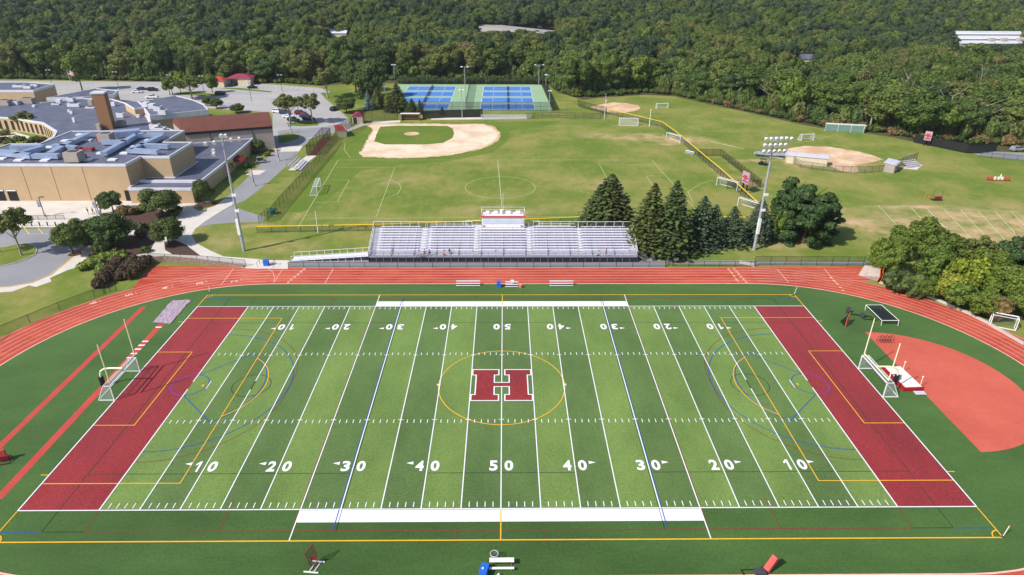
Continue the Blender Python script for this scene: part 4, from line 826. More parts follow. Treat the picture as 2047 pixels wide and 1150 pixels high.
binn('equipment_case', 'small white case lying on the cluttered bench', 'case', (*g(1024, 569), .46), 'skylight', .3, .35, 'box'); binn('recycling_bin', 'blue bin inside the small dark pen at the left end of the ramp', 'bin', (*g(533, 531), .012), 'bin_blue', .5, 1.2, 'box')
binn('litter_bin', 'dark litter bin at the foot of the grandstand stairs', 'bin', (*g(1306, 521), .012), 'dark_steel', .35, 1.); binn('storage_drum', 'green tarp covered drum inside the corner of the dark fence', 'drum', (*g(545, 428), 0), 'teal_plastic', .8, 1.2)
def pen():
    t = thing('bicycle_rack_pen', 'small dark railed pen around the blue bin left of the ramp', 'railing', (*g(533, 532), .012))
    for x in (-1.6, 1.6): MB().path([(x, -.7, 0), (x, -.7, 1.1), (x, .7, 1.1), (x, .7, 0)], .07).build('side_rail', 'black_metal', t)
    MB().path([(-1.6, .7, 1.1), (1.6, .7, 1.1)], .06).path([(-1.6, .7, .5), (1.6, .7, .5)], .06).build('back_rail', 'black_metal', t)
pen()
# near sideline
tb = thing('team_bench', 'white table and bench set on the near sideline at midfield', 'bench', (*G(1003, 1134).xy, .012))
tb.location = (*g(1003, 1135), .012)
MB().box((0, .42, .76), (3.0, .62, .06)).build('table_top', 'white_metal', tb); MB().box((0, -.45, .45), (3.0, .3, .05)).build('seat', 'white_metal', tb)
for x in (-1.2, 1.2): MB().bar((x, -.55, .05), (x, .55, .05), .06).bar((x, .42, 0), (x, .42, .75), .06).bar((x, -.45, 0), (x, -.45, .45), .06).build('leg', 'grey_metal', tb)
wb = thing('litter_bin', 'grey wire mesh litter bin behind the white table', 'bin', (*g(988, 1119), .012))
mb = MB()
for k in range(16): a = 2*math.pi*k/16; mb.bar((.36*math.cos(a), .36*math.sin(a), 0), (.42*math.cos(a), .42*math.sin(a), .9), .025)
for z in (0, .3, .6): mb.line([], 1, 1) if False else mb.path([((.36+.06*z)*math.cos(2*math.pi*k/16), (.36+.06*z)*math.sin(2*math.pi*k/16), z) for k in range(17)], .025, 4)
mb.build('wire_basket', 'grey_metal', wb); MB().path([(.42*math.cos(2*math.pi*k/16), .42*math.sin(2*math.pi*k/16), .9) for k in range(17)], .06, 6).build('rim', 'coping', wb); MB().cone((0, 0, .02), .34, .36, .3, 12).build('liner', 'dark_steel', wb)
tb.scale = (.85, .9, .9); kn_s = .84
bc = thing('cooler', 'bright blue cooler chest at the bottom edge beside the white table', 'cooler', (*g(968, 1147), .012), R(-14)); MB().box((0, 0, .38), (.75, 1.2, .76)).build('body', 'bin_blue', bc); MB().box((0, 0, .8), (.79, 1.24, .1)).build('lid', 'bin_blue', bc); MB().cone((-.1, -.1, .85), .12, .1, .08, 8).build('cap', 'white_metal', bc)
cn_ = thing('marker_cone', 'small white cone at the bottom edge below the table', 'cone', (*g(997, 1152), .012)); MB().cone((0, 0, .02), .17, .03, .45, 12).build('body', 'white_metal', cn_); MB().box((0, 0, .01), (.4, .4, .03)).build('base', 'white_metal', cn_)
kn = thing('kicking_net', 'white framed kicking practice net with maroon fabric on the near sideline', 'practice net', (*g(628, 1138), .012), R(-6))
f = MB(); f.bar((-1.1, -.4, .06), (.9, -.4, .06), .1).bar((-1.1, 1.2, .06), (.9, 1.2, .06), .1) if False else f.bar((-1.1, -.55, .08), (.75, -.55, .08), .13).bar((-.6, 1.1, .08), (.95, 1.1, .08), .13).bar((-.45, -.55, .08), (-.1, 1.1, .08), .09).bar((.15, -.55, .08), (.5, 1.1, .08), .09)
f.build('base_frame', 'white_metal', kn); n_ = MB(); n_.path([(-.5, .2, .1), (-1.1, .5, 2.0), (-.25, 1.1, 3.0), (.3, .8, 1.6), (.1, .5, .1)], .09); n_.build('net_hoop', 'maroon_cloth', kn)
MB().add([(-.5, .2, .1), (-1.1, .5, 2.0), (-.25, 1.1, 3.0), (.3, .8, 1.6), (.1, .5, .1)], [(0, 1, 2, 3, 4)]).build('netting', 'chain_link_dark', kn); MB().box((-.25, .6, 1.2), (.5, .06, .6)).build('target_cloth', 'maroon_cloth', kn)
kn.scale = (.84, .84, .84)
sd = thing('blocking_sled', 'black blocking sled with a tilted red pad at the bottom edge', 'sled', (*g(1520, 1146), .012))
MB().path([(-1.9, .35, .1), (-.3, .35, .1), (.6, .5, .5), (.75, -.2, .5), (-.2, -.5, .1), (-1.8, -.45, .1), (-1.9, .35, .1)], .1).build('frame', 'black_metal', sd); MB().box((-.1, -.05, .25), (1.1, .8, .3)).build('platform', 'banner_navy2', sd) if 'banner_navy2' in M else MB().box((-.1, -.05, .25), (1.1, .8, .3)).build('platform', 'dark_steel', sd)
mat('pad_red', S(196, 82, 74), S(180, 70, 64), 3, .5); MB().bar((.55, 0, .45), (1.5, .55, 1.75), .62, .42).build('pad', 'pad_red', sd)
# left edge sled
ls = thing('blocking_sled', 'red and black blocking sled cut by the left edge of the turf', 'sled', (*g(2, 925), .012), R(20)); MB().box((0, .3, .9), (1.4, .35, 1.5)).build('pad', 'pad_red', ls); MB().path([(-1, -.6, .1), (1.1, -.6, .1), (1.2, .3, .5), (0, .3, .6)], .12).build('frame', 'black_metal', ls); MB().box((.5, .1, .45), (.9, .3, .7)).build('side_pad', 'maroon_cloth', ls)
# tarp
tp = MB(); a, b, c_, d = [Vector(g(*q)) for q in ((345, 601), (382, 601), (340, 648), (306, 646))]; N = 22
for j in range(N+1):
    for i in range(N+1):
        u, v = i/N, j/N; p = a.lerp(b, u).lerp(d.lerp(c_, u), v); e = noise.noise_vector(Vector((p.x*.8, p.y*.8, 2)))*.25*(1 if (i in (0, N) or j in (0, N)) else .3)
        tp.v.append((p.x+e.x, p.y+e.y, .05+.12*abs(noise.noise(Vector((p.x*1.4, p.y*.5, 7))))+.06*noise.noise(Vector((p.x*4, p.y*3, 1)))+.03))
for j in range(N):
    for i in range(N): k = j*(N+1)+i; tp.f.append((k, k+1, k+N+2, k+N+1)); tp.mi.append(0)
mat('tarp_mauve', S(160, 140, 156), S(176, 158, 170), .8, .5); o = tp.build('tarpaulin', 'tarp_mauve'); tag(o, 'crumpled mauve tarpaulin covering the sand pit at the far left end of the runway', 'tarpaulin')
# high jump
hj = thing('high_jump_mat', 'white topped red high jump mat behind the right goal', 'landing mat', (59.9, .9, .012), R(3)); MB().box((0, 0, .33), (2.9, 5.6, .66)).build('mat_body', 'mat_red', hj) if 'mat_red' in M else None
mat('mat_red', S(160, 30, 44), None, 2, .5); mat('mat_white', S(232, 222, 214), S(222, 210, 202), 2); MB().box((0, 0, .33), (2.9, 5.6, .66)).build('mat_body', 'mat_red', hj); MB().box((.05, 0, .69), (2.5, 5.3, .07)).build('mat_cover', 'mat_white', hj)
for px, py, w_ in ((1803, 745, 'far'), (1838, 775, 'near')):
    p = g(px, py); t = thing('high_jump_standard', 'thin white high jump stand at the %s corner of the mat' % w_, 'stand', (*p, .02), 0, 'high jump stands'); MB().cone((0, 0, 0), .05, .04, 1.9, 6).build('upright', 'white_metal', t); MB().box((.2, 0, .04), (1.1, .12, .08)).build('foot', 'maroon_cloth', t); MB().ball((0, 0, 1.9), .12).build('cap', 'white_metal', t)
t = thing('equipment_cart', 'small grey flat cart on the turf below the high jump mat', 'cart', (*g(1838, 788), .012)); MB().box((0, 0, .2), (1.5, .8, .12)).build('deck', 'alum_deck', t)
for x, y in ((-.5, -.3), (.5, -.3), (-.5, .3), (.5, .3)): MB().cone((x, y-.04, .1), .1, .1, .08, 8, (0, 1, 0)).build('wheel', 'black_metal', t)
# hurdle cluster
t = thing('equipment_rack', 'tangle of dark folded hurdles on the pink high jump apron', 'hurdles', (*g(1766, 684), .018))
for k in range(6): x = -1+.42*k; MB().path([(x, -.4, .05), (x, .3, .05), (x+.15, .3, .9+.2*(k % 2)), (x+.7, .35, .8), (x+.6, .3, .05), (x+.6, -.4, .05)], .06).build('hurdle_frame', 'rust' if k % 2 else 'black_metal', t) if 'rust' in M else MB().path([(x, -.4, .05), (x, .3, .05), (x+.15, .3, .9+.2*(k % 2)), (x+.7, .35, .8), (x+.6, .3, .05), (x+.6, -.4, .05)], .06).build('hurdle_frame', 'black_metal', t)
# rebounder table
t = thing('rebounder', 'big tilted black mesh rebounder on white tube frame near the track bend', 'rebounder', (0, 0, .012)); q = [(*g(1731, 613), 1.0), (*g(1762, 612), 1.0), (*g(1799, 643), 1.0), (*g(1765, 643), 1.0)]
q = [(*g(1731, 610, 1.1), 1.1), (*g(1762, 610, 1.1), 1.1), (*g(1797, 641, 1.0), 1.0), (*g(1763, 641, 1.0), 1.0)]
MB().add(q, [(3, 2, 1, 0)]).build('mesh_panel', 'net_dark', t); MB().path(q+[q[0]], .11, 6).build('frame', 'white_metal', t)
for k in (0, 1, 2, 3): MB().bar(q[k], (q[k][0]+.1, q[k][1], 0), .08).build('leg', 'white_metal', t)
t = thing('lacrosse_goal', 'orange framed practice goal with dark net near the rebounder', 'goal', (*g(1692, 650), .012), R(35)); 
MB().path([(-1, -.3, .05), (-.9, -.3, 1.9), (.9, .3, 2.0), (1, .3, .05), (-1, -.3, .05)], .1).build('frame', 'orange_plastic', t); MB().add([(-.9, -.3, 1.9), (.9, .3, 2.0), (1, .3, .05), (-1, -.3, .05), (.2, 1.3, .05)], [(0, 1, 4), (1, 2, 4), (0, 4, 3)]).build('net', 'net_dark', t)
t = thing('blocking_sled', 'black blocking sled with two pads left of the rebounder', 'sled', (*g(1722, 634), .012), R(-18)); MB().path([(-2.2, .6, .3), (-1.8, .2, .25), (1.2, .3, .2), (2.4, -.6, .12), (.3, -.9, .12), (-.1, .1, .2)], .16).build('frame', 'black_metal', t); MB().box((-2.2, .7, .7), (.55, .4, 1.2)).build('pad', 'dark_steel', t); MB().box((0, -.3, .5), (.6, .4, .9)).build('pad', 'dark_steel', t)
# throwing cage / inflatable net
mat('cage_cover', S(176, 164, 154), S(150, 140, 134), 2); t = thing('practice_cage', 'orange hexagonal framed cage with pale cover at the end of the right sprint chute', 'cage', (*g(1740, 556), .018), R(-38)); hx = [(-1.2, 0, .1), (-1.9, 0, 1.5), (-1.2, 0, 2.9), (.9, 0, 2.9), (1.6, 0, 1.5), (.9, 0, .1)]
hx = [(1.3, y*1., z) for _, y, z in ()] or [(1.4, -1.3, .1), (1.7, -1.8, 1.4), (1.4, -1.3, 2.6), (1.4, 1.3, 2.6), (1.7, 1.8, 1.4), (1.4, 1.3, .1)]
MB().path(hx+[hx[0]], .18, 6).path([(x+.5, y, z) for x, y, z in hx+[hx[0]]], .12, 6).build('frame', 'orange_plastic', t)
MB().add(hx+[(-2.2, -.6, .1), (-2.2, .6, .1), (-1.6, 0, 2.3)], [(0, 1, 6), (1, 2, 8, 6), (2, 3, 8), (3, 4, 7, 8), (4, 5, 7), (6, 8, 7)]).build('cover', 'cage_cover', t)
# gymnastic/practice gear on the grass at right
t = thing('blocking_sled', 'long pink and white multi pad blocking sled on the far right grass', 'sled', (*g(1994, 361), 0), R(-6)); t.scale = (.8, .8, .8); MB().bar((-4, 0, .35), (4, 0, .35), .3).bar((-4, -1.1, .1), (4, -1.1, .1), .12).build('frame', 'rubber_red', t)
for k in range(7): MB().box((-3.6+1.2*k, -.2, .9), (.6, .4, 1.1)).build('pad', 'mat_white' if 1 < k < 5 else 'pad_red', t)
MB().bar((.8, .3, .5), (1, .6, 2.2), .25).build('seat_post', 'white_metal', t)
mat('rust', S(120, 72, 58), None, 3); t = thing('blocking_sled', 'rusty two post sled standing on the grass above the practice lines', 'sled', (*g(1873, 401), 0)); MB().path([(-1.4, 0, .1), (-1.4, 0, 2.6), (-1.0, 0, 2.6)], .12).path([(1.0, 0, .1), (1.0, 0, 2.6), (1.4, 0, 2.6)], .12).bar((-1.5, 0, .1), (1.5, 0, .1), .12).build('frame', 'rust', t); MB().box((0, -.2, .8), (1.8, .4, .7)).build('pad', 'maroon_cloth', t); MB().box((0, .3, .15), (2.6, 1.2, .12)).build('base_tray', 'black_metal', t)
t = thing('hurdle', 'small orange frame left of the rusty sled', 'hurdle', (*g(1852, 398), 0)); MB().path([(-.6, 0, 0), (-.6, 0, 1.6), (.4, 0, 1.2), (.4, 0, 0)], .1).build('frame', 'orange_plastic', t)
# bleachers
def bleacher(label, loc, rz, L, n=5, dp=.75, rise=.35, back=True):
    t = thing('bleacher', label, 'bleacher', (*loc, .02), rz, 'small aluminium bleachers')
    for k in range(n): MB().box((0, k*dp, .42+k*rise), (L, .28, .05)).build('seat_row', 'alum', t); MB().box((0, k*dp-.35, .1+k*rise), (L, .26, .04)).build('foot_board', 'alum_deck', t)
    for x in (-L/2+.3, 0, L/2-.3): MB().bar((x, -.4, .05), (x, n*dp, .4+n*rise), .08).bar((x, (n-1)*dp, 0), (x, (n-1)*dp, .4+(n-1)*rise), .08).bar((x, -.4, .05), (x, n*dp, .05), .06).build('support', 'grey_metal', t)
    if back: mb = MB(); z = .4+(n-1)*rise; [mb.bar((x, (n-.4)*dp, 0), (x, (n-.4)*dp, z+1.2), .06) for x in [-L/2+L*k/6 for k in range(7)]]; mb.bar((-L/2, (n-.4)*dp, z+1.2), (L/2, (n-.4)*dp, z+1.2), .06).bar((-L/2, (n-.4)*dp, z+.6), (L/2, (n-.4)*dp, z+.6), .05); mb.build('back_rail', 'grey_metal', t)
    return t
pb1 = Vector(g(612, 334)); bleacher('aluminium bleacher with wire back rail beside the path and batting cage', (pb1.x-.5, pb1.y), R(118-28), 9.5, 5, .8)
bleacher('long aluminium bleacher behind home plate below the tennis courts', g(1012, 237), 0, 20, 3, .6, .35)
bleacher('aluminium bleacher seen behind the right stadium lamps beside the softball field', g(1540, 312), R(165), 10, 5, .7)
bleacher('small aluminium bleacher on a concrete pad right of the short dugout', g(1826, 334), R(20), 5.5, 4, .7, .35)
bleacher('narrow bench bleacher behind the grandstand, left of the press box', g(898, 462), 0, 9, 3, .6, .4, False)
bleacher('narrow bench bleacher behind the grandstand, right of the press box', g(1113, 461), 0, 8.5, 3, .6, .4, False)
# batting cage with red turf
t = thing('batting_cage', 'long batting cage with reddish floor under dark netting', 'batting cage', (0, 0, .02)); cg = [g(*q) for q in ((614, 312), (632, 311), (662, 276), (646, 275))]
MB().sheet(cg, .0).build('floor', 'cage_floor', t) if 'cage_floor' in M else None
mat('cage_floor', S(128, 66, 60), S(112, 78, 60), .6); MB().sheet(cg, .004).build('floor', 'cage_floor', t); mb = MB(); fr = MB()
for a, b in zip(cg, cg[1:]+cg[:1]): mb.add([(*a, .05), (*b, .05), (*b, 3.4), (*a, 3.4)], [(0, 1, 2, 3)]); fr.bar((*a, 3.4), (*b, 3.4), .08)
for i in range(2):
    a, b = Vector(cg[i*3 % 4] if i == 0 else cg[1]), Vector(cg[3] if i == 0 else cg[2])
    for k in range(6): q = a.lerp(b, k/5); fr.bar((*q, 0), (*q, 3.45), .09)
mb.build('netting', 'chain_link_dark', t); fr.build('frame', 'black_metal', t)
# green container mesh on the shelter
t = thing('green_screen', 'pale green mesh screen hung along the front of the long container', 'screen', (*g(1686, 264), 0), R(-13)); MB().box((0, -.4, 1.35), (13.2, .08, 2.5)).build('cloth', 'green_tarp', t)
for x in (-6.5, -2.2, 2.2, 6.5): MB().bar((x, -.5, 0), (x, -.5, 2.7), .1).build('post', 'white_metal', t)
# cars
def car_mesh(kind):
    if kind == 'suv': prof = [(-2.3, .35), (-2.3, .95), (-2.15, 1.1), (-1.95, 1.65), (.3, 1.7), (1.0, 1.15), (2.15, 1.0), (2.3, .7), (2.3, .35)]
    elif kind == 'pickup': prof = [(-2.7, .4), (-2.7, 1.05), (-.9, 1.05), (-.75, 1.75), (.6, 1.75), (1.3, 1.15), (2.55, 1.05), (2.7, .75), (2.7, .4)]
    else: prof = [(-2.25, .3), (-2.25, .85), (-1.7, .95), (-1.1, 1.38), (.25, 1.42), (1.0, .95), (2.1, .82), (2.25, .6), (2.25, .3)]
    top = max(z for _, z in prof); b = MB(); n = len(prof)
    for y in (-.9, .9): b.v += [(x, y*(1 if z < 1.12 and z < top*.72 else .82), z) for x, z in prof]
    b.f = [tuple(range(n)), tuple(range(2*n-1, n-1, -1))]+[(i, n+i, n+(i+1) % n, (i+1) % n) for i in range(n)]; b.mi = [0]*len(b.f)
    return b, prof, top
def mk_car(kind, m):
    t = thing('parked_car' if kind != 'pickup' else 'pickup_truck', '', 'car' if kind != 'pickup' else 'pickup truck'); b, prof, top = car_mesh(kind); body = b.build('body', m, t)
    sh = [p for p in prof if p[1] > top*.72 or False]; xs = [p[0] for p in sh]; x0, x1 = min(xs), max(xs); zl = top*.70; gl = MB()
    for s in (-1, 1): gl.add([(x0-.1, s*.885, zl), (x1+.4, s*.885, zl), (x1, s*.77, top-.1), (x0+.1, s*.77, top-.1)], [(0, 1, 2, 3) if s < 0 else (3, 2, 1, 0)])
    i = [k for k, p in enumerate(prof) if p == (x1, max(p_[1] for p_ in sh if p_[0] == x1))][0]; a, c_ = prof[i], prof[i+1]; gl.add([(a[0]+.05, -.7, a[1]-.03), (a[0]+.05, .7, a[1]-.03), (c_[0]-.02, .78, c_[1]+.05), (c_[0]-.02, -.78, c_[1]+.05)], [(0, 3, 2, 1)])
    gl.v = [(v[0]+.02*(1 if v[0] > 0 else 0), v[1]*1.01, v[2]+.02) for v in gl.v]; gl.build('window', 'dark_glass', t)
    for x in (-1.4, 1.4):
        for y in (-.85, .85): MB().cone((x, y-.1, .33), .33, .33, .2, 12, (0, 1, 0)).build('wheel', 'black_metal', t)
    for y in (-.65, .65): MB().box((prof[-2][0]-.02, y, prof[-2][1]), (.08, .3, .14)).build('headlight', 'skylight', t)
    return t
mat('car_white', S(226, 228, 232), None, 1, .25, spec=.5); mat('car_black', S(26, 28, 36), None, 1, .2, spec=.5); mat('car_blue', S(34, 52, 96), None, 1, .2, spec=.5); mat('car_red', S(110, 26, 36), None, 1, .25, spec=.5); mat('car_silver', S(168, 172, 178), None, 1, .25, .4, spec=.5)
CG = {}
def car(px, py, kind, m, rz, label):
    k = (kind, m)
    if k not in CG: CG[k] = tdup(lambda: mk_car(kind, m))
    CG[k]((*g(px, py), .018), R(rz), label, 'cars in the school lots')
car(275, 186, 'sedan', 'car_white', 5, 'white car in the rear lot beside two dark cars'); car(284, 180, 'sedan', 'car_blue', 0, 'dark blue car just behind the white car'); car(306, 182, 'suv', 'car_black', 0, 'black car right of the white and blue pair'); car(304, 197, 'pickup', 'car_white', 3, 'white pickup truck above the back roof of the school')
car(441, 190, 'suv', 'car_black', 0, 'black car right of the island trees in the lot'); car(505, 177, 'sedan', 'car_black', 0, 'black car in front of the purple roofed pavilion'); car(556, 226, 'suv', 'car_white', -20, 'white car, farthest left of the row by the hall'); car(570, 228, 'suv', 'car_blue', -20, 'dark blue car second in the row by the hall')
car(577, 236, 'sedan', 'car_white', -20, 'white car third in the row by the hall'); car(587, 243, 'suv', 'car_black', -20, 'black car at the near end of the row by the hall'); car(601, 229, 'suv', 'car_red', -10, 'dark red car under the right island tree'); car(612, 236, 'suv', 'car_blue', -10, 'blue car right of the black car under the tree'); car(618, 241, 'suv', 'car_black', -10, 'black car nearest the right island tree trunk')
car(669, 221, 'suv', 'car_black', 70, 'black car half hidden by the round tree at the lot edge'); car(2033, 302, 'suv', 'car_silver', 10, 'silver car on the road at the far right edge'); car(466, 172, 'sedan', 'car_black', 90, 'small dark vehicle between the two pavilions')
def mk_golf(m, lab, loc, rz, grp='utility carts'):
    t = thing('golf_cart', lab, 'golf cart', loc, rz, grp); MB().box((0, 0, .55), (2.4, 1.2, .45)).build('body', m, t); MB().box((-.3, 0, .95), (.6, 1.1, .35)).build('seat', 'black_metal', t)
    for x in (-.75, .75):
        for y in (-.5, .5): MB().cone((x, y-.08, .25), .25, .25, .16, 10, (0, 1, 0)).build('wheel', 'black_metal', t)
        for y in (-.5, .5): MB().bar((x, y, .75), (x*.8, y, 1.8), .05).build('roof_post', 'black_metal', t)
    MB().box((0, 0, 1.83), (1.9, 1.25, .07)).build('roof', m, t)
mk_golf('car_silver', 'white golf cart on the path below the red awning', (*g(521, 326), .015), R(15)); mk_golf('car_black', 'black golf cart on the trackside path below the spruces', (*g(1352, 524), .015), R(-5)); mk_golf('car_black', 'dark utility cart under the lamps beside the softball bleacher', (*g(1524, 330), 0), R(-30))
# people
mat('skin', S(190, 140, 112), None, 3, .6); mat('cloth_red', S(160, 30, 50), None, 3); mat('cloth_black', S(30, 30, 34), None, 3); mat('cloth_blue', S(110, 150, 200), None, 3); mat('cloth_grey', S(120, 120, 126), None, 3); mat('hair_dark', S(36, 28, 24), None, 3)
def person(label, loc, rz, shirt, pants, sit=False, stride=.12, lean=0.):
    V = []; E = []; Rd = []
    def a(p, r, par=None):
        V.append(p); Rd.append(r)
        if par is not None: E.append((par, len(V)-1))
        return len(V)-1
    hz = .5 if sit else .92
    pel = a((0, 0, hz), .15); ws = a((0, .01+lean*.3, hz+.16), .13, pel); chs = a((0, .02+lean*.6, hz+.38), .155, ws); nk = a((0, .02+lean*.8, hz+.56), .06, chs); hd = a((0, .0+lean*.8, hz+.70), .095, nk); a((0, .0+lean*.8, hz+.80), .08, hd)
    for s in (-1, 1):
        sh = a((s*.19, .02+lean*.7, hz+.49), .062, chs); el = a((s*.25, (-.04 if not sit else -.1)+lean*.7, hz+.22), .045, sh); wr = a((s*.24, -.12+lean if not sit else -.3, hz+.0 if not sit else hz+.12), .032, el); a((s*.235, -.16+lean if not sit else -.38, hz-.09 if not sit else hz+.1), .036, wr)
        hp = a((s*.10, 0, hz-.06), .1, pel)
        if sit: kn_ = a((s*.13, -.42, hz-.02), .065, hp); an_ = a((s*.13, -.45, .1), .042, kn_); a((s*.13, -.6, .05), .04, an_)
        else: kn_ = a((s*.11, -stride*s*.5-.03, .5), .065, hp); an_ = a((s*.11, -stride*s, .09), .042, kn_); a((s*.12, -stride*s-.16, .05), .04, an_)
    me = bpy.data.meshes.new('p'); me.from_pydata(V, E, []); o = bpy.data.objects.new('p', me); C.objects.link(o); md = o.modifiers.new('s', 'SKIN'); sv = me.skin_vertices[0].data
    for k, r in enumerate(Rd): sv[k].radius = (r, r*.8)
    sv[0].use_root = True; o.modifiers.new('u', 'SUBSURF').levels = 1
    dg = bpy.context.evaluated_depsgraph_get(); m2 = bpy.data.meshes.new_from_object(o.evaluated_get(dg)); bpy.data.objects.remove(o)
    t = thing('person', label, 'person', loc, rz)
    m2.materials.clear(); [m2.materials.append(M[k]) for k in ('skin', shirt, pants, 'cloth_black')]
    for p in m2.polygons:
        c = p.center; z = c.z
        if z > hz+.52: k = 0
        elif z < .1: k = 3
        elif abs(c.x) > .215 and z < hz+.27: k = 0
        elif z > hz+.02 and not (sit and c.y < -.22): k = 1
        elif sit and z > hz+.02 and abs(c.x) > .19: k = 0
        else: k = 2
        p.material_index = k; p.use_smooth = True
    bo = bpy.data.objects.new('body', m2); C.objects.link(bo); bo.parent = t
    h = MB(); h.ball((0, .02+lean*.8, hz+.78), .115, .95, 10, 7); h.build('hair', 'hair_dark', t, smooth_=True)
    return t
zr = ZF+.0
person('person in a red shirt sitting on the front row of the grandstand', (*g(849, 511, ZF), ZF), 0, 'cloth_red', 'cloth_black', True); person('person in a black top sitting right of the person in red', (*g(859, 511, ZF), ZF), 0, 'cloth_black', 'cloth_blue', True)
person('person in dark clothes sitting farther right on the front row', (*g(899, 508, ZF), ZF), R(10), 'cloth_black', 'cloth_grey', True); person('person in a pale top standing on the right front walkway of the grandstand', (*g(1211, 513, ZF), ZF), R(40), 'skin', 'cloth_grey', False)
person('person in black standing on the plaza, leftmost of the group', (*g(177, 429), .02), R(160), 'cloth_black', 'cloth_grey'); person('person in navy walking on the plaza, second from left', (*g(187, 429), .02), R(90), 'banner_blue', 'cloth_grey', False, .25); person('person in light blue beside the plaza lamp post', (*g(195, 431), .02), R(-30), 'cloth_blue', 'cloth_blue'); person('person in black right of the plaza lamp post', (*g(203, 430), .02), R(-90), 'cloth_black', 'cloth_black')
t = thing('bag', 'dark triangular bag lying on the front walkway of the grandstand', 'bag', (*g(1196, 511, ZF), ZF)); MB().add([(-.4, 0, 0), (.4, .3, 0), (0, -.4, 0), (.05, 0, .35)], [(0, 1, 3), (1, 2, 3), (2, 0, 3), (0, 2, 1)]).build('cloth', 'cloth_black', t)
t = thing('bag', 'orange bag on the front row of the grandstand', 'bag', (*g(888, 511, ZF), ZF)); MB().box((0, 0, .2), (.5, .3, .4)).build('cloth', 'orange_plastic', t)
t = thing('bicycle', 'small dark bicycle parked on the front walkway left of the person in red', 'bicycle', (*g(840, 515, ZF), ZF))
for x in (-.5, .5): MB().path([(x+.32*math.cos(2*math.pi*k/12), 0, .34+.32*math.sin(2*math.pi*k/12)) for k in range(13)], .05, 4).build('wheel', 'black_metal', t)
MB().path([(-.5, 0, .34), (-.1, 0, .8), (.4, 0, .85), (0, 0, .34), (-.1, 0, .8)], .05, 4).path([(.5, 0, .34), (.4, 0, .95)], .05, 4).build('frame', 'dark_steel', t)
# bollards on the kerb of the bus bays
def mk_bol():
    t = thing('bollard', '', 'bollard'); MB().cone((0, 0, 0), .13, .13, .95, 10).build('post', 'black_metal', t); MB().cone((0, 0, .95), .15, .08, .08, 10).build('cap', 'black_metal', t); return t
Bo = tdup(mk_bol)
for k, x in enumerate((0, 15, 31, 47, 62, 78, 94, 110)): Bo((*g(x+2, 452), .018), 0, 'black bollard on the kerb of the bus bays, number counted from the left: %s' % ('first', 'second', 'third', 'fourth', 'fifth', 'sixth', 'seventh', 'eighth')[k], 'bollards along the bus bay kerb')
# stone retaining wall and bank left of the track
mat('field_stone', S(110, 94, 86), S(146, 124, 112), 2.2, .9, s2=5, k2=.35)
w_ = MB(); pw = [g(*q) for q in ((296, 533), (300, 526), (330, 523), (395, 526), (440, 530), (488, 534))]; top = [1.1, 1.3, 1.2, .9, .6, .35]
for i in range(len(pw)-1):
    a, b = pw[i], pw[i+1]; w_.add([(a[0], a[1]-.35, 0), (b[0], b[1]-.35, 0), (b[0], b[1]-.2, top[i+1]), (a[0], a[1]-.2, top[i]), (a[0], a[1]+.3, top[i]), (b[0], b[1]+.3, top[i+1]), (a[0], a[1]+.3, 0), (b[0], b[1]+.3, 0)], [(0, 1, 2, 3), (3, 2, 5, 4), (4, 5, 7, 6)])
o = w_.build('retaining_wall', 'field_stone'); tag(o, 'low rough stone retaining wall between the plaza path and the track', 'retaining wall')
w_ = MB(); pw = [g(*q) for q in ((1758, 566), (1800, 577), (1870, 600), (1930, 625), (1975, 648), (2047, 690))]
for a, b in zip(pw, pw[1:]): w_.bar((*a, .2), (*b, .2), .4, .4)
tag(w_.build('stone_edging', 'curb_concrete'), 'pale stone edging between the track verge and the right bushes', 'edging')
tag(MB().sheet([g(*q) for q in ((1530, 523), (1735, 523), (1735, 526), (1530, 526))], .0140).build('ground_strip', 'mulch'), kind='structure') if False else None
t = thing('picnic_table', 'pale picnic table row on the terrace behind the brown roofed hall', 'table', (*g(425, 212), .02)); MB().box((0, 0, .75), (9, 1.2, .1)).build('top', 'concrete', t); [MB().box((x, 0, .35), (.3, .8, .7)).build('leg', 'concrete', t) for x in (-3, 0, 3)]
# ================================================================ vegetation
leaf_mat('leaf_forest', [S(62, 80, 40), S(76, 98, 44), S(94, 114, 52), S(66, 88, 52), S(104, 118, 58), S(78, 100, 46), S(102, 106, 60)]); leaf_mat('leaf_fdark', [S(58, 78, 52), S(66, 86, 60), S(74, 92, 56)]); leaf_mat('leaf_flight', [S(90, 106, 50), S(104, 114, 60), S(86, 106, 46), S(116, 112, 70)]); leaf_mat('leaf_tree', [S(80, 96, 50), S(92, 106, 56), S(74, 94, 50)]); leaf_mat('leaf_spruce', [S(82, 94, 50), S(70, 86, 48), S(88, 96, 54)], .15, .4)
leaf_mat('leaf_bspruce', [S(72, 90, 66), S(66, 84, 64)], .1, .5); leaf_mat('leaf_blue', [S(96, 118, 116), S(110, 130, 130)], .1, .6); leaf_mat('leaf_pine', [S(60, 84, 46), S(66, 88, 50)], .15, .5); leaf_mat('leaf_yellow', [S(136, 148, 48), S(122, 140, 48), S(146, 150, 56)], .3, .5); leaf_mat('leaf_lime', [S(104, 124, 52), S(92, 116, 50)], .3, .55)
leaf_mat('leaf_purple', [S(78, 62, 50), S(82, 68, 50)], .15, .5); leaf_mat('leaf_olive', [S(112, 118, 66), S(98, 110, 56)], .25, .5); leaf_mat('leaf_rust', [S(122, 102, 68), S(112, 100, 66)], .25, .5); leaf_mat('leaf_grass', [S(120, 140, 62), S(132, 146, 74)], .25, .5)
mat('bark', S(88, 76, 64), S(68, 58, 50), 3, s2=12, k2=.25); mat('bark_pale', S(168, 158, 148), S(140, 130, 120), 3, s2=12, k2=.2)
rnd = random.Random(11)
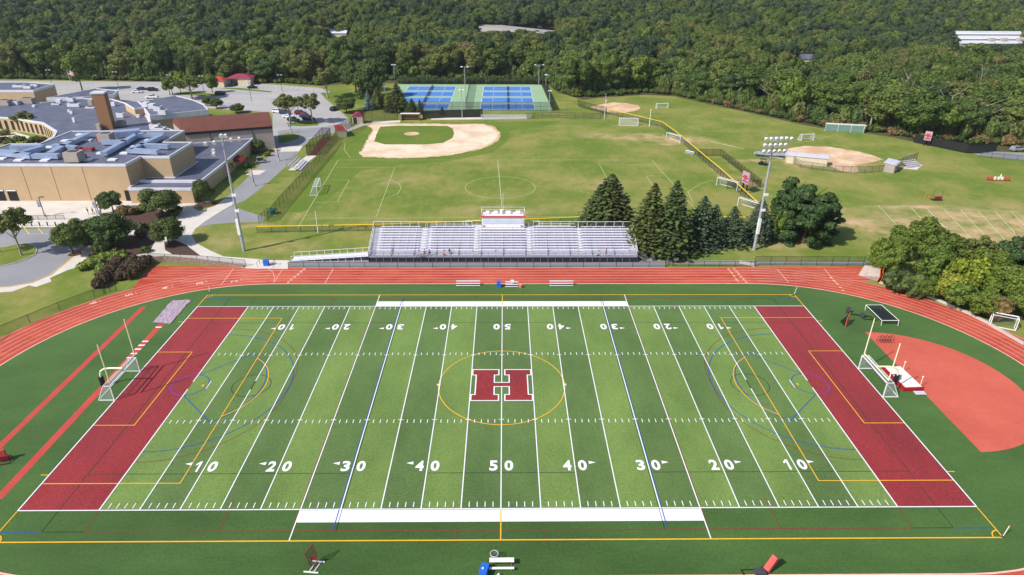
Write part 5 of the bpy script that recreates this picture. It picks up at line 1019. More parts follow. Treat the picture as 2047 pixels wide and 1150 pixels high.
def leafquad(mb, p, nrm, s, jit=.6, droop=0., asp=1.):
    n = (nrm+Vector((rnd.uniform(-jit, jit), rnd.uniform(-jit, jit), rnd.uniform(-jit, jit)))); n.normalize() if n.length > 1e-3 else None
    u = n.orthogonal().normalized(); a = rnd.uniform(0, 6.28); u = (Matrix.Rotation(a, 3, n) @ u); v = n.cross(u); s *= rnd.uniform(.6, 1.25)
    mb.add([p-u*s*.5*asp-v*s*.35, p+u*s*.2*asp-v*s*.5, p+u*s*.55*asp+v*s*.1, p+u*s*.05+v*s*.55, p-u*s*.5*asp+v*s*.25], [(0, 1, 2, 3, 4)])
def crown(r=5., h=9., z0=3., lobes=14, nq=1500, s=.7, seed=0, flat=.8, spread=.62, lumpy=.36, wfun=None):
    """leaf clumps spread over many overlapping lobes"""
    rnd.seed(seed); mb = MB(); L = []
    zc = z0+h/2
    for i in range(lobes):
        while True:
            d = Vector((rnd.gauss(0, 1), rnd.gauss(0, 1), rnd.gauss(0, 1))); d.normalize()
            if d.z > -.75: break
        k = spread*rnd.uniform(.75, 1.1); w_ = 1 if wfun is None else wfun((d.z*k+1)/2)
        c = Vector((d.x*r*k*w_, d.y*r*k*w_, zc+d.z*h/2*k)); L.append((c, r*lumpy*rnd.uniform(.7, 1.25)))
    L.append((Vector((0, 0, zc)), r*.5)); tot = sum(q*q for _, q in L)
    for c, q in L:
        for _ in range(int(nq*q*q/tot)):
            d = Vector((rnd.gauss(0, 1), rnd.gauss(0, 1), rnd.gauss(0, 1)+.35)); d.normalize(); rr = q*rnd.uniform(.78, 1.12)
            p = c+Vector((d.x*rr, d.y*rr, d.z*rr*flat))
            if any((p-c2).length < q2*.72 for c2, q2 in L if c2 is not c): continue
            leafquad(mb, p, d, s)
    for c, q in L:
        o = len(mb.v); mb.ball(tuple(c), q*.72, flat, 7, 5)
    return mb
def trunk(h, r0, r1, limbs=4, spread=1.6, z0=None, seed=1, top=None):
    rnd.seed(seed); mb = MB(); mb.cone((0, 0, -.3), r0, r1, h+.3, 8); z0 = z0 or h*.6
    for k in range(limbs): a = 6.28*k/limbs+rnd.uniform(-.3, .3); zz = z0+(h-z0)*rnd.random(); e = Vector((math.cos(a)*spread, math.sin(a)*spread, zz+spread*rnd.uniform(.6, 1.2))); mb.cone((0, 0, zz), r1*.8, r1*.3, (e-Vector((0, 0, zz))).length, 6, e-Vector((0, 0, zz)))
    return mb
def conifer(h=12., r=2.6, nl=26, nb=13, s=.5, seed=0, z0=.3, droop=.28, pw=.8, nseg=4):
    rnd.seed(seed); mb = MB()
    for i in range(nl):
        f = i/(nl-1); z = z0+(h-z0)*(f**.92)*.985; R0 = r*(1-f)**pw*rnd.uniform(.85, 1.1)+.12; n = max(4, int(nb*(1-f*.6))); a0 = rnd.random()*6.28
        for k in range(n):
            a = a0+6.28*k/n+rnd.uniform(-.2, .2); L = R0*rnd.uniform(.72, 1.18); m = max(1, int(nseg*(1-f)+1))
            for j in range(m+1):
                t_ = (j+.6)/(m+1); p = Vector((math.cos(a)*L*t_, math.sin(a)*L*t_, z-droop*L*t_*t_+rnd.uniform(-.12, .12)))
                leafquad(mb, p, Vector((math.cos(a)*.35, math.sin(a)*.35, .9)), s*(1.15-f*.35), .45, asp=1.25)
    mb.cone((0, 0, .5), r*.42, .05, h*.9, 9)
    return mb
TP = {}
def recol(n, src, leaf): cd = TP[src][0].copy(); cd.materials.clear(); cd.materials.append(M[leaf]); TP[n] = (cd,)+TP[src][1:]
def proto(name, crown_mb, leaf, trunk_mb, bark='bark', r=1., h=1.):
    def f(): me = crown_mb.build('x', leaf); return me
    c = crown_mb.build('crown', leaf); t = trunk_mb.build('trunk', bark); TP[name] = (c.data, t.data, r, h); bpy.data.objects.remove(c); bpy.data.objects.remove(t)
NB = 6
for k in range(NB): proto('broad%d' % k, crown(5, 11.5+k % 3, 1.8-.6*(k % 2), 30+3*(k % 3), 6500, .5, 40+k, .85, .68, .32), 'leaf_forest', trunk(8, .35, .2, 4, 2, seed=k), 'bark', 5.4, 14.6)
for k in range(3): proto('round%d' % k, crown(4, 6.9, .8, 34, 8000, .3, 60+k, .8, .66, .3), 'leaf_tree', trunk(4, .22, .13, 5, 1.5, 1.4, seed=k), 'bark', 3.75, 8.1)
for k in range(2): proto('open%d' % k, crown(5, 5.5, 4.2, 24, 2400, .42, 80+k, .6, .75, .22), 'leaf_olive', trunk(6.5, .3, .16, 8, 3, 3, seed=k+4), 'bark_pale', 5.4, 10)
for k in range(3): proto('spruce%d' % k, conifer(12, 2.9, 50, 26, .36, 90+k, .3, .36, .74, 6), 'leaf_spruce', trunk(11, .25, .05, 0, 0), 'bark', 2.35, 12)
for k in range(2): proto('bspruce%d' % k, conifer(9, 3.0, 38, 24, .34, 190+k, .2, .24, .7, 6), 'leaf_bspruce', trunk(8, .2, .05, 0, 0), 'bark', 2.45, 9)
proto('blue', conifer(10, 2.8, 26, 14, .42, 95), 'leaf_blue', trunk(9, .2, .05, 0, 0), 'bark', 2.9, 10)
proto('thuja', crown(1.6, 8, .2, 26, 1800, .3, 97, 1.3, .7, .5, lambda f: 1.25-1.05*f), 'leaf_lime', trunk(4, .15, .05, 0, 0), 'bark', 1.9, 8.6)
proto('pine', crown(5, 13, -2.4, 64, 12000, .38, 99, .5, .85, .22, lambda f: 1.2-.55*f), 'leaf_pine', trunk(9, .35, .12, 6, 2, 3), 'bark', 5.3, 11.3)
proto('yellow', crown(3.5, 5, .5, 22, 2800, .42, 100, .8, .66, .32), 'leaf_yellow', trunk(3, .15, .1, 4, 1, 1), 'bark', 3.8, 5.8)
proto('lime', crown(4, 7, 1.5, 20, 3000, .48, 101, .8, .66, .33), 'leaf_lime', trunk(5, .2, .1, 4, 1, 2), 'bark', 4.3, 8.8)
proto('bare', crown(4, 7, 4, 12, 260, .35, 102, .8, .8, .12), 'leaf_olive', trunk(10, .28, .08, 22, 3, 4, 9), 'bark_pale', 4.2, 12)
def pshrub(name, leaf, seed, s=.25, n=900, r=1., h=1.2): proto(name, crown(r, h, 0, 12, n, s, seed, .85, .55, .42), leaf, MB().cone((0, 0, -.1), .08, .05, .4, 6), 'bark', r*1.05, h*1.08)
pshrub('shrub_green', 'leaf_tree', 110); pshrub('shrub_purple', 'leaf_purple', 111); pshrub('shrub_olive', 'leaf_olive', 112); pshrub('shrub_rust', 'leaf_rust', 113); pshrub('shrub_grass', 'leaf_grass', 114, .3); pshrub('shrub_dark', 'leaf_spruce', 115); pshrub('shrub_forest', 'leaf_forest', 116, .22, 700)
def tree(kind, loc, r, h, label, name='tree', cat='tree', group=None, rz=None):
    cd, td, pr, ph_ = TP[kind]; t = thing(name, label, cat, loc, rnd.uniform(0, 6.28) if rz is None else rz, group); t.scale = (r/pr, r/pr, h/ph_)
    for n_, d in (('crown', cd), ('trunk', td)): o = bpy.data.objects.new(n_, d); C.objects.link(o); o.parent = t
    return t
def TB(kind, bx, by, ty, wpx, label, name='tree', cat='tree', group=None):
    b = G(bx, by); h = HT(bx, by, ty); d = proj((b.x, b.y, h/2))[2]; r = wpx/2*d/F; return tree(kind, (b.x, b.y, 0), r, h*.98, label, name, cat, group)
rnd.seed(5)
# spruces right of the grandstand
for k, (bx, by, ty, w_, lb) in enumerate(((1216, 466, 344, 98, 'tall ragged spruce standing directly behind the right end of the grandstand'), (1290, 500, 362, 76, 'dark spruce second from the grandstand'), (1340, 503, 356, 80, 'tall pointed spruce in the middle of the row'), (1394, 493, 390, 66, 'blue green spruce with blunt top right of the tallest pointed one'), (1424, 490, 406, 46, 'narrow spruce squeezed between two wider blue green ones'), (1461, 487, 411, 50, 'lone small spruce at the right end of the row'), (1514, 478, 396, 52, 'small blue green spruce directly behind the right light pole'))):
    TB('spruce%d' % k if k < 3 else 'bspruce%d' % (k % 2), bx, by, ty, w_*(1.25 if k > 2 else 1.12), lb, 'spruce_tree', 'spruce', 'spruces right of the grandstand').rotation_euler = (rnd.uniform(-.05, .05), rnd.uniform(-.05, .05), rnd.uniform(0, 6))
TB('spruce1', 1196, 468, 366, 84, 'shorter ragged spruce leaning against the left side of the tall first spruce', 'spruce_tree', 'spruce', 'spruces right of the grandstand')
TB('pine', 1636, 480, 372, 84, 'lower pine crown at the right side of the pine clump', 'pine_tree', 'pine'); TB('pine', 1606, 486, 356, 118, 'big bushy white pine right of the right stadium light pole', 'pine_tree', 'pine'); TB('pine', 1574, 462, 344, 100, 'rounded pine at the back left of the pine clump', 'pine_tree', 'pine'); TB('thuja', 1556, 484, 412, 42, 'yellowish green conical arborvitae in front of the pines', 'arborvitae', 'arborvitae'); TB('lime', 1620, 478, 430, 60, 'low bright green boughs at the right foot of the pine clump', 'pine_tree', 'pine')
# plaza trees
for k, (bx, by, ty, w_, lb) in enumerate(((227, 424, 378, 52, 'small round tree against the tan school wall'), (325, 432, 370, 84, 'broad round tree nearest the low school wing'), (225, 492, 424, 92, 'broad dark tree over the planting bed in the middle of the plaza trees'), (146, 508, 441, 74, 'round tree on the kerb at the edge of the drive'), (178, 488, 428, 62, 'yellowish tree behind the kerb tree'), (338, 488, 431, 70, 'round tree on the mulch triangle where the paths meet'), (408, 408, 352, 40, 'narrow upright tree at the corner of the low wing'))):
    TB('round%d' % (k % 3), bx, by, ty, w_, lb, 'shade_tree', 'tree', 'round trees on the school plaza')
TB('open0', 44, 512, 405, 84, 'tall sparse tree on the traffic island at the far left edge', 'shade_tree', 'tree'); TB('open1', 0, 505, 430, 60, 'sparse tree cut by the left edge beside the island', 'shade_tree', 'tree')
# lot trees
for k, (kd, bx, by, ty, w_, lb) in enumerate((('open0', 581, 248, 183, 66, 'spreading pale tree on the left of the parking island by the hall'), ('open1', 625, 246, 184, 52, 'spreading pale tree on the right of the parking island by the hall'), ('open1', 655, 196, 132, 64, 'tall spreading tree on the grass before the forest'), ('round1', 693, 226, 190, 42, 'round dark tree at the right edge of the lot'), ('open0', 384, 198, 148, 76, 'wide pale crowned tree above the back of the school'), ('lime', 340, 190, 150, 38, 'yellow green tree left of the wide pale tree'), ('yellow', 362, 188, 140, 34, 'bright yellow crowned tree behind the pale tree'), ('lime', 425, 186, 146, 34, 'green tree left of the red roofed pavilion'), ('lime', 165, 182, 98, 62, 'tall yellow green tree left of the flagpole lot'), ('round2', 745, 196, 110, 70, 'broad tree where the lot meets the forest'), ('round0', 712, 184, 112, 60, 'dense tree behind the round dark tree'), ('open1', 52, 262, 222, 50, 'low wide tree inside the school courtyard'), ('round1', 475, 226, 205, 32, 'small reddish round tree behind the brown roof'), ('round2', 434, 217, 194, 26, 'small tree beside the terrace tables'), ('round1', 415, 212, 190, 20, 'small young tree left of the terrace'), ('round0', 518, 305, 276, 28, 'small dark tree at the hall wall beside the awning'), ('open0', 487, 331, 306, 26, 'thin young tree below the red awning'), ('open1', 466, 350, 322, 22, 'thin brownish tree beside the low wing'), ('open0', 425, 404, 374, 24, 'thin young tree right of the narrow upright tree'))):
    TB(kd, bx, by, ty, w_, lb, 'shade_tree', 'tree', 'trees around the school lots')
# conifers left of the courts
for kd, bx, by, ty, w_, lb in (('blue', 737, 220, 180, 30, 'pale blue spruce left of the tennis courts'), ('spruce1', 757, 214, 172, 30, 'dark spruce right of the pale blue spruce'), ('thuja', 757, 220, 190, 13, 'narrow green arborvitae right of the blue spruce'), ('spruce2', 795, 222, 164, 46, 'tall dark spruce hiding the corner of the courts'), ('thuja', 777, 222, 182, 24, 'broad green arborvitae beside the dark spruce'), ('thuja', 805, 224, 190, 24, 'reddish green arborvitae in front of the courts'), ('spruce0', 824, 226, 196, 26, 'small loose spruce at the corner of the blue court'), ('spruce1', 840, 228, 198, 16, 'thin young spruce against the blue court'), ('blue', 792, 216, 190, 16, 'small blue spruce among the dark conifers'), ('spruce0', 730, 196, 150, 30, 'dark spruce at the back by the broad tree'), ('spruce0', 884, 230, 212, 12, 'tiny conifer by the court fence')):
    TB(kd, bx, by, ty, w_, lb, 'conifer', 'conifer', 'conifers left of the tennis courts')
# shrubs and hedges at the plaza
def shrub(kind, px, py, r, h, label, group='shrubs and grasses around the plaza', name='shrub'): x, y = g(px, py); return tree(kind, (x, y, 0), r, h, label, name, 'shrub', group)
for k, (kd, px, py, r, h, lb) in enumerate((('shrub_green', 208, 508, 1.9, 3.6, 'tall rounded green shrub in the dark planting bed'), ('shrub_olive', 231, 507, 1.2, 1.4, 'small olive shrub right of the tall round one'), ('shrub_olive', 246, 509, 1.1, 1.3, 'small pale shrub farther right in the bed'), ('shrub_rust', 192, 511, 1, 1.2, 'small brownish shrub at the left end of the bed'), ('shrub_grass', 178, 537, 2, 1.8, 'pale ornamental grass clump nearest the walk'), ('shrub_grass', 191, 531, 1.8, 2, 'ornamental grass clump second from the walk'), ('shrub_grass', 204, 527, 1.8, 2.1, 'ornamental grass clump third from the walk'), ('shrub_grass', 218, 524, 1.8, 2, 'ornamental grass clump fourth from the walk'), ('shrub_grass', 233, 523, 1.7, 2, 'ornamental grass clump nearest the hedge'), ('shrub_grass', 246, 520, 1.6, 1.9, 'ornamental grass clump behind the purple hedge'), ('shrub_grass', 206, 545, 1.6, 1.8, 'ornamental grass clump left of the purple hedge top'), ('shrub_grass', 197, 552, 1.2, 1.2, 'low grass clump left of the purple hedge foot'),
    ('shrub_rust', 252, 428, 2, 2.2, 'brown tinted shrub under the wall tree'), ('shrub_rust', 268, 428, 1.6, 1.8, 'brown shrub right of the first brown shrub'), ('shrub_olive', 282, 424, 1.3, 1.6, 'pale shrub left of the broad round tree'), ('shrub_rust', 274, 404, 1, 1.1, 'small round shrub beside the dark school door'), ('shrub_dark', 285, 466, 2, 2.6, 'dark green shrub at the right of the planting bed'), ('shrub_rust', 284, 472, 1.6, 1.8, 'brown green shrub below the dark one'), ('shrub_dark', 352, 430, 2.2, 2, 'dark low shrub under the broad round tree'), ('shrub_green', 290, 504, 1.4, 1.3, 'small green shrub in the shadowed bed'), ('shrub_olive', 374, 404, 1, 1.3, 'shrub against the low wing, left'), ('shrub_green', 364, 402, 1, 1.2, 'shrub against the low wing, far left'), ('shrub_olive', 386, 404, 1, 1.3, 'shrub against the low wing, right'), ('shrub_grass', 398, 402, 1.2, 1.5, 'pale shrub at the corner of the low wing'))):
    shrub(kd, px, py, r, h, lb)
for name_, pts, lb in (('shrub_purple', ((200, 573), (206, 566), (212, 559), (218, 551), (224, 544), (230, 537), (236, 530)), 'purple leaved shrub in the left hedge row'), ('shrub_purple', ((247, 557), (252, 550), (257, 543), (262, 537), (268, 530)), 'purple leaved shrub in the middle hedge row'), ('shrub_purple', ((262, 556), (268, 549), (274, 543), (281, 537), (288, 531), (294, 527)), 'dark purple shrub in the hedge row against the chute')):
    for k, q in enumerate(pts): shrub(name_, q[0], q[1], 1.7, 1.9, lb+', '+('lowest', 'second', 'third', 'fourth', 'fifth', 'sixth', 'topmost')[k]+' up the slope', 'purple shrubs of the three hedge rows')
for k, q in enumerate(((388, 356), (437, 346), (452, 338), (470, 325), (500, 308), (440, 352), (486, 336), (510, 322), (525, 312))): shrub(('shrub_dark', 'shrub_green', 'shrub_olive')[k % 3], q[0]+10, q[1], 1.2, 1.6, 'shrub in the strip along the low wing, number %s from the near corner' % ('one', 'two', 'three', 'four', 'five', 'six', 'seven', 'eight', 'nine')[k], 'shrubs along the low wing')
for k, q in enumerate(((5, 285), (20, 290), (40, 282), (70, 283), (85, 286), (60, 290), (10, 270))): shrub(('shrub_purple', 'shrub_green', 'shrub_olive', 'shrub_grass')[k % 4], q[0], q[1], 2.2, 2, 'courtyard shrub, ' + ('far left, purple', 'second, green', 'third, olive', 'fourth, pale', 'fifth, purple', 'sixth, green', 'upper left, olive')[k], 'courtyard shrubs')
struct('courtyard_path', MB().sheet([g(*p) for p in [(-10, 274), (30, 264), (60, 273), (76, 287), (60, 290), (20, 272), (-10, 282)]], .02), 'concrete')
# bushes on the right bank
leaf_mat('leaf_bank', [S(92, 112, 46), S(106, 124, 50), S(84, 104, 48)], .3, .5)
for k in range(3): recol('bank%d' % k, 'round%d' % k, 'leaf_bank')
rb = [('lime', 1778, 560, 500, 56, 'yellow green bush at the left foot of the bank'), ('bank0', 1765, 552, 470, 72, 'leafy green tree at the left end of the right bank'), ('bank1', 1800, 520, 440, 66, 'yellow tipped tree behind the left end of the right bank'), ('bank1', 1835, 522, 424, 88, 'tall grey green tree rising over the right bank'), ('lime', 1850, 566, 484, 78, 'bright yellow green bush in the middle of the bank'), ('bank2', 1880, 530, 462, 92, 'broad grey green tree in the middle of the bank'), ('shrub_dark', 1790, 580, 540, 70, 'low dark bush by the cage'), ('shrub_green', 1820, 590, 546, 64, 'low green bush on the verge'), ('bank1', 1850, 596, 548, 52, 'dark bush left of the vines'),
      ('yellow', 1895, 604, 540, 84, 'bright lime vine covered mound'), ('yellow', 1925, 590, 505, 96, 'tall lime vine covered bush'), ('lime', 1910, 618, 562, 70, 'lime vines hanging to the verge'), ('bank0', 1960, 580, 486, 84, 'green bush behind the lime vines'), ('pine', 2010, 575, 455, 100, 'dark pine at the right end of the bank'), ('bank2', 2000, 612, 520, 100, 'dark green bush behind the hockey goal'), ('bank1', 1955, 632, 575, 70, 'green bush left of the hockey goal'), ('bank0', 2040, 640, 560, 80, 'green bush at the right edge'), ('shrub_rust', 1985, 636, 590, 60, 'brownish bush right behind the hockey goal'), ('open1', 1950, 540, 470, 70, 'grey green tree at the back of the bank'), ('bank2', 2050, 560, 470, 80, 'big tree cut by the right edge'), ('bank1', 2085, 620, 500, 110, 'tree beyond the right edge'), ('bank2', 2130, 580, 450, 120, 'tall tree farther beyond the right edge'), ('bank0', 2160, 680, 560, 120, 'bush beyond the right edge near the track'), ('lime', 1790, 545, 486, 50, 'yellowish bush in front of the leafy tree'), ('yellow', 1868, 525, 460, 36, 'yellow tips among the grey green crowns')]
for kd, bx, by, ty, w_, lb in rb: TB(kd, bx, by, ty, w_, lb, 'bush', 'bush', 'trees and bushes on the right bank')
# ---------------------------------------------------------------- the wood
EDGE = [g(*p) for p in [(-260, 153), (-60, 157), (0, 157), (330, 161), (470, 165), (560, 166), (640, 169), (700, 160), (770, 160), (1060, 160), (1096, 165), (1118, 180), (1150, 196), (1200, 192), (1290, 186), (1350, 189), (1400, 201), (1480, 218), (1540, 231), (1600, 245), (1650, 254), (1740, 264), (1790, 270), (1840, 280), (1900, 285), (1960, 290), (2047, 290), (2300, 300)]]
def inside_wood(x, y):
    for (ax, ay), (bx, by) in zip(EDGE, EDGE[1:]):
        if ax <= x < bx: return y - (ay+(by-ay)*(x-ax)/(bx-ax))
    return 50 if y > 200 else -1
FAR = []   # places the wood leaves open: photo boxes and the ground they sit on
hw = [GT(940, 38, 8), GT(985, 50, 8), GT(1040, 58, 8), GT(1120, 66, 8)]
OPEN = [(962, 46, 1108, 61, hw[1]), (1925, 56, 2047, 86, GT(1985, 86, 6)), (655, 60, 692, 71, GT(675, 70, 6)), (1610, 108, 1630, 124, GT(1620, 124, 3))]
pts = []; rnd.seed(21); yy = 150.
while yy < 760:
    sp = 7.4 if yy < 420 else 8.8; xx = -yy*.92-130
    while xx < yy*.92+130:
        x = xx+rnd.uniform(-2.9, 2.9); y = yy+rnd.uniform(-2.9, 2.9); xx += sp
        d = inside_wood(x, y)
        if d < 3: continue
        if -60 < x < 26 and y < 262: continue
        z = tz(x, y); h = (rnd.uniform(12, 18)+3.5*noise.noise(Vector((x*.03, y*.03, 9))))*(1.08 if d < 26 else 1); r = rnd.choice((3.4, 4.4, 5, 5.8, 7.2))*rnd.uniform(.9, 1.1); 
        if d < 42:
            if rnd.random() < .3: continue
            r = rnd.uniform(5.2, 8); h = rnd.uniform(14, 20.5)*(.9 if x > 60 else 1)
        u, v, dist = proj((x, y, z+h)); ub, vb, _ = proj((x, y, z)); ok = True; rp = r*F/dist
        for (a, b, c_, d_, q) in OPEN:
            qd = (Vector((q.x, q.y))-Vector((CX, CY))).length; td = (Vector((x, y))-Vector((CX, CY))).length
            if a-rp*.8 < u < c_+rp*.8:
                if td < qd and v < d_-1:                 # would hide the opening: lower it, or leave it out
                    k = 0
                    for hh in (h*.8, h*.6, h*.45, h*.3):
                        if proj((x, y, z+hh))[1] >= d_-3: h = hh; r = min(r, h*.45+.8); k = 1; break
                    if not k: ok = False
                elif qd <= td < qd+ (24 if c_-a > 80 else 9): ok = False
        if ok and -200 < u < 2250 or (ok and rnd.random() < .6 and abs(u-1023) < 1900): pts.append((dist, x, y, z, r, h, u, v))
    yy += sp*.94
pts.sort()
vis = [p for p in pts if -20 < p[6] < 2067 and p[7] > -10]
near = set(id(p) for p in vis[:225])
LM = [(-999, 0, 'far left edge'), (0, 200, 'behind far left car park'), (200, 400, 'behind left car park'), (400, 560, 'behind the pavilions'), (560, 760, 'behind right end of car park'), (760, 940, 'behind left tennis courts'), (940, 1100, 'behind right tennis courts'), (1100, 1280, 'behind left softball infield'), (1280, 1420, 'beyond small grass goal'), (1420, 1560, 'beyond middle grass field'), (1560, 1700, 'left of green container'), (1700, 1850, 'right of green container'), (1850, 1960, 'behind long black screen'), (1960, 9999, 'behind far right silver car')]
ORD = ['first', 'second', 'third', 'fourth', 'fifth', 'sixth', 'seventh', 'eighth', 'ninth', 'tenth', 'eleventh', 'twelfth', 'thirteenth', 'fourteenth', 'fifteenth', 'sixteenth', 'seventeenth', 'eighteenth', 'nineteenth', 'twentieth', 'twenty first', 'twenty second', 'twenty third', 'twenty fourth', 'twenty fifth', 'twenty sixth', 'twenty seventh', 'twenty eighth', 'twenty ninth', 'thirtieth']
zones = {}; sel = [p for p in vis if id(p) in near]
for p in sel: z_ = [k for k, (a, b, _) in enumerate(LM) if a <= p[6] < b][0]; zones.setdefault(z_, []).append(p)
for z_, lst in zones.items():
    rows = {}
    for p in lst: rows.setdefault(min(3, int(inside_wood(p[1], p[2])/8)), []).append(p)
    for rw, l2 in rows.items():
        l2.sort(key=lambda p: p[6])
        for k, p in enumerate(l2):
            _, x, y, z, r, h, u, v = p; q = rnd.random(); kd = 'broad%d' % rnd.randrange(NB); w_ = 'green'
            if q < .03: kd = 'lime'; w_ = 'yellow green'
            elif q < .07: kd = 'bare'; w_ = 'nearly bare'
            tree(kd, (x, y, z), r*1.15, h, '%s %s tree from left, %s row, %s' % (ORD[k % 30], w_, ('front', 'second', 'third', 'rear')[rw], LM[z_][2]), 'forest_tree', 'tree', 'trees at the edge of the wood')
# everything farther back in the wood reads as one mass: one object that scatters tree shapes
def stuff(name, items, protos, label):
    me = bpy.data.meshes.new(name); me.from_pydata([(i[0], i[1], i[2]) for i in items], [], [])
    for an, ty, k in (('scl', 'FLOAT_VECTOR', 3), ('rot', 'FLOAT', 1), ('idx', 'INT', 1)):
        at = me.attributes.new(an, ty, 'POINT')
        if an == 'scl': at.data.foreach_set('vector', [c for i in items for c in i[3]])
        else: at.data.foreach_set('value', [i[4] if an == 'rot' else i[5] for i in items])
    o = bpy.data.objects.new(name, me); C.objects.link(o); col = bpy.data.collections.new(name+'_shapes')
    for k, pn in enumerate(protos):
        cd, td, pr, ph_ = TP[pn]; a = bpy.data.objects.new('%s_shape_%02d' % (name, k), cd); col.objects.link(a)
    ng = bpy.data.node_groups.new(name, 'GeometryNodeTree'); ng.interface.new_socket('Geometry', in_out='INPUT', socket_type='NodeSocketGeometry'); ng.interface.new_socket('Geometry', in_out='OUTPUT', socket_type='NodeSocketGeometry')
    N = ng.nodes.new; gi_, go_ = N('NodeGroupInput'), N('NodeGroupOutput'); ip = N('GeometryNodeInstanceOnPoints'); ci_ = N('GeometryNodeCollectionInfo'); ci_.inputs[0].default_value = col; ci_.inputs[1].default_value = True; ci_.inputs[2].default_value = True
    def attr(n_, ty): a = N('GeometryNodeInputNamedAttribute'); a.data_type = ty; a.inputs[0].default_value = n_; return a.outputs[0]
    l = ng.links.new; l(gi_.outputs[0], ip.inputs['Points']); l(ci_.outputs[0], ip.inputs['Instance']); ip.inputs['Pick Instance'].default_value = True; l(attr('idx', 'INT'), ip.inputs['Instance Index'])
    cx_ = N('ShaderNodeCombineXYZ'); l(attr('rot', 'FLOAT'), cx_.inputs[2]); l(cx_.outputs[0], ip.inputs['Rotation']); l(attr('scl', 'FLOAT_VECTOR'), ip.inputs['Scale']); l(ip.outputs[0], go_.inputs[0])
    md = o.modifiers.new('scatter', 'NODES'); md.node_group = ng; return tag(o, label, kind='stuff')
PR = ['broad%d' % k for k in range(NB)]+['lime', 'bare', 'spruce0', 'fallrust', 'fallyel', 'fdark0', 'fdark1', 'fdark2', 'flight0', 'flight1', 'flight2']
for k in range(3): recol('fdark%d' % k, 'broad%d' % k, 'leaf_fdark'); recol('flight%d' % k, 'broad%d' % (k+3), 'leaf_flight')
recol('fallrust', 'broad2', 'leaf_flight'); recol('fallyel', 'broad3', 'leaf_olive')
items = []
for p in pts:
    if id(p) in near: continue
    _, x, y, z, r, h, u, v = p; q = rnd.random(); k = rnd.randrange(NB); nz = noise.noise(Vector((x*.02, y*.02, 5)))+rnd.uniform(-.35, .35)-.12*smooth(330, 500, y)
    if nz > .3: k = NB+8+rnd.randrange(3)
    elif nz < -.2: k = NB+5+rnd.randrange(3)
    if q < .04: k = NB
    elif q < .055: k = NB+1
    elif q < .085 and x > 40: k = NB+2
    elif q < .086: k = NB+4
    elif q < .15: k = NB+4
    cd, td, pr, ph_ = TP[PR[k]]; items.append((x, y, z, (r*1.12/pr, r*1.12/pr, h/ph_), rnd.uniform(0, 6.28), k))
stuff('forest', items, PR, 'dense mixed deciduous forest covering the hillside behind the sports fields')
# undergrowth along the edge of the wood
it = []
for (ax, ay), (bx, by) in zip(EDGE[1:], EDGE[2:]):
    L = math.hypot(bx-ax, by-ay); n = int(L/1.3)
    for k in range(n):
        f = (k+rnd.random())/n; x = ax+(bx-ax)*f; y = ay+(by-ay)*f+rnd.uniform(-1.5, 4)
        if -56 < x < 24 and y < 259: continue
        kd = 1 if (x > 90 and rnd.random() < .5) else 0; r = rnd.uniform(1.2, 2.6); it.append((x, y, 0, (r, r, r*rnd.uniform(.6, 1.1)), rnd.uniform(0, 6.28), kd))
for (ax, ay), (bx, by) in zip(EDGE[1:], EDGE[2:]):
    L = math.hypot(bx-ax, by-ay); n = int(L/2.2)
    for k in range(n):
        f = (k+rnd.random())/n; x = ax+(bx-ax)*f; y = ay+(by-ay)*f+rnd.uniform(2.5, 9)
        if -56 < x < 24 and y < 260: continue
        r = rnd.uniform(2, 3.6); it.append((x, y, 0, (r, r, rnd.uniform(3.5, 7)), rnd.uniform(0, 6.28), 0))
for k in range(60): x = -52+74*k/60; it.append((x, 258.2+rnd.random()*2, 0, (1.8, 1.8, 1.6+rnd.random()), rnd.random()*6, 0))
stuff('undergrowth', it, ['shrub_forest', 'shrub_rust'], 'low bushes and brambles along the edge of the wood')
# far things seen in gaps of the wood
mat('asphalt_pale', S(150, 146, 142), None, .1)
hwm = MB(); a, b = GT(948, 44, 7), GT(1118, 62, 7); a.z += 5.5; b.z += 5.5; d = (b-a).normalized(); a = a-d*15; b = b+d*25; nn = Vector((-d.y, d.x, 0)); 
hwm.add([a-nn*10, b-nn*10, b+nn*10, a+nn*10, a-nn*26-Vector((0, 0, 9)), b-nn*26-Vector((0, 0, 9)), b+nn*20-Vector((0, 0, 5)), a+nn*20-Vector((0, 0, 5))], [(0, 1, 2, 3), (4, 5, 1, 0), (3, 2, 6, 7)]); struct('highway', hwm, 'asphalt_pale')
hl = MB()
for o_ in (-9, -4, -.6, .6, 4, 9): p0, p1 = a+nn*o_+Vector((0, 0, .03)), b+nn*o_+Vector((0, 0, .03)); hl.add([p0-nn*.15, p1-nn*.15, p1+nn*.15, p0+nn*.15], [(0, 1, 2, 3)])
struct('highway_markings', hl, 'paint_white')
for px, py, m, lb in ((1043, 50, 'car_black', 'dark car driving on the far highway, left of the tree gap'), (1080, 57, 'car_black', 'dark car driving on the far highway, at its right end')):
    k = ('suv', m); r_ = ray(px, py); n3 = d.cross(nn.normalized()); t_ = (a-CAM).dot(n3)/r_.dot(n3); pp = CAM+r_*t_
    CG[k]((pp.x, pp.y, pp.z+.03), math.atan2(d.y, d.x), lb, 'cars on the far highway')
q = GT(1985, 88, 9); fb = thing('office_building', 'wide white roofed office building rising out of the wood at the upper right', 'building', (q.x, q.y, q.z))
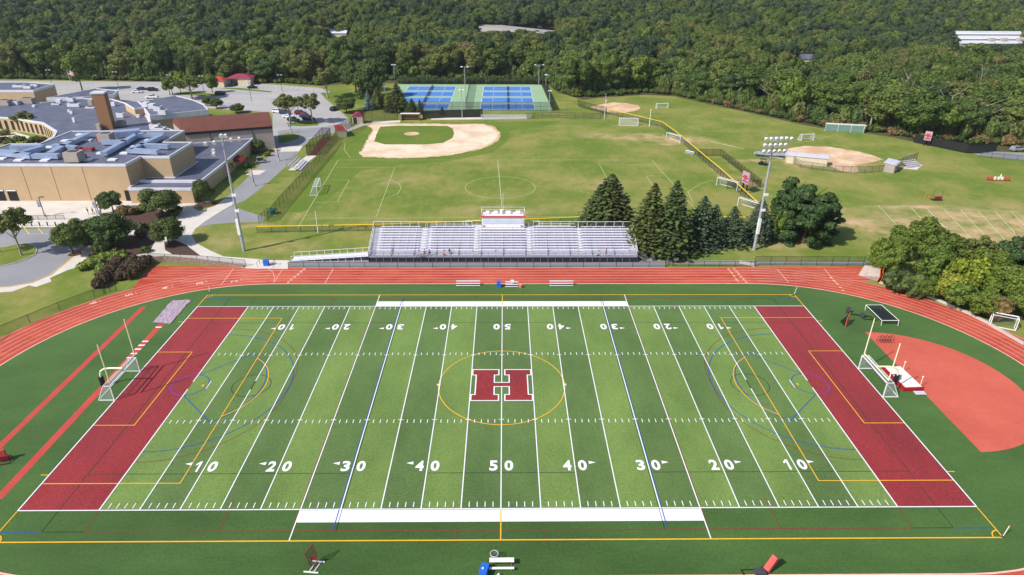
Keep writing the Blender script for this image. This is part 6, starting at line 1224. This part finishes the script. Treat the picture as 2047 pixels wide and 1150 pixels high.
for k, (x0, x1, y0, z) in enumerate(((-19, 60, 0, 9), (-14, 60, 12, 10.5), (-8, 60, 26, 12))): MB().box(((x0+x1)/2, y0+7, z/2), (x1-x0, 14, z)).build('wing', 'wall_grey', fb); MB().box(((x0+x1)/2, y0+7, z+.3), (x1-x0+1, 15, .6)).build('roof', 'skylight', fb); MB().box(((x0+x1)/2, y0-.1, z*.55), (x1-x0-1, .2, z*.35)).build('window_band', 'dark_glass', fb)
for x in (4, 12, 22, 30): MB().box((x, 8, 10.6), (3, 3, 1.6)).build('rooftop_unit', 'wall_grey', fb)
for px, py, w_, m, lb in ((675, 70, 9, 'shutter_pale', 'silvery pitched greenhouse roof showing between the trees'), (1620, 122, 8, 'roof_slate', 'grey house roof in a gap of the wood below the orange tree')):
    q = GT(px, py, 5); t = thing('house', lb, 'house', (q.x, q.y, q.z), 0, 'houses hidden in the wood'); MB().box((0, 0, 3.2), (w_*1.5, w_, 6.4)).build('wall', 'cream_wall', t); W2 = w_*.8
    MB().add([(-W2, -w_*.55, 6.3), (W2, -w_*.55, 6.3), (W2, w_*.55, 6.3), (-W2, w_*.55, 6.3), (-W2, 0, 8.6), (W2, 0, 8.6)], [(0, 1, 5, 4), (2, 3, 4, 5), (1, 2, 5), (3, 0, 4)]).build('roof', m, t); [MB().box((x, -w_*.5-.02, 3.6), (1.2, .08, 1.4)).build('window', 'dark_glass', t) for x in (-w_*.4, w_*.4)]
# ---------------------------------------------------------------- air
hz = MB().box((0, 350, 40), (2500, 1150, 92)); m_ = bpy.data.materials.new('haze_air'); m_.use_nodes = True; t_ = m_.node_tree; t_.nodes.clear()
v_ = t_.nodes.new('ShaderNodeVolumePrincipled'); v_.inputs['Color'].default_value = (.86, .92, 1, 1); v_.inputs['Density'].default_value = .00008; v_.inputs['Anisotropy'].default_value = .2
oo = t_.nodes.new('ShaderNodeOutputMaterial'); t_.links.new(v_.outputs[0], oo.inputs['Volume']); M['haze_air'] = m_
tag(hz.build('haze', 'haze_air'), kind='stuff')
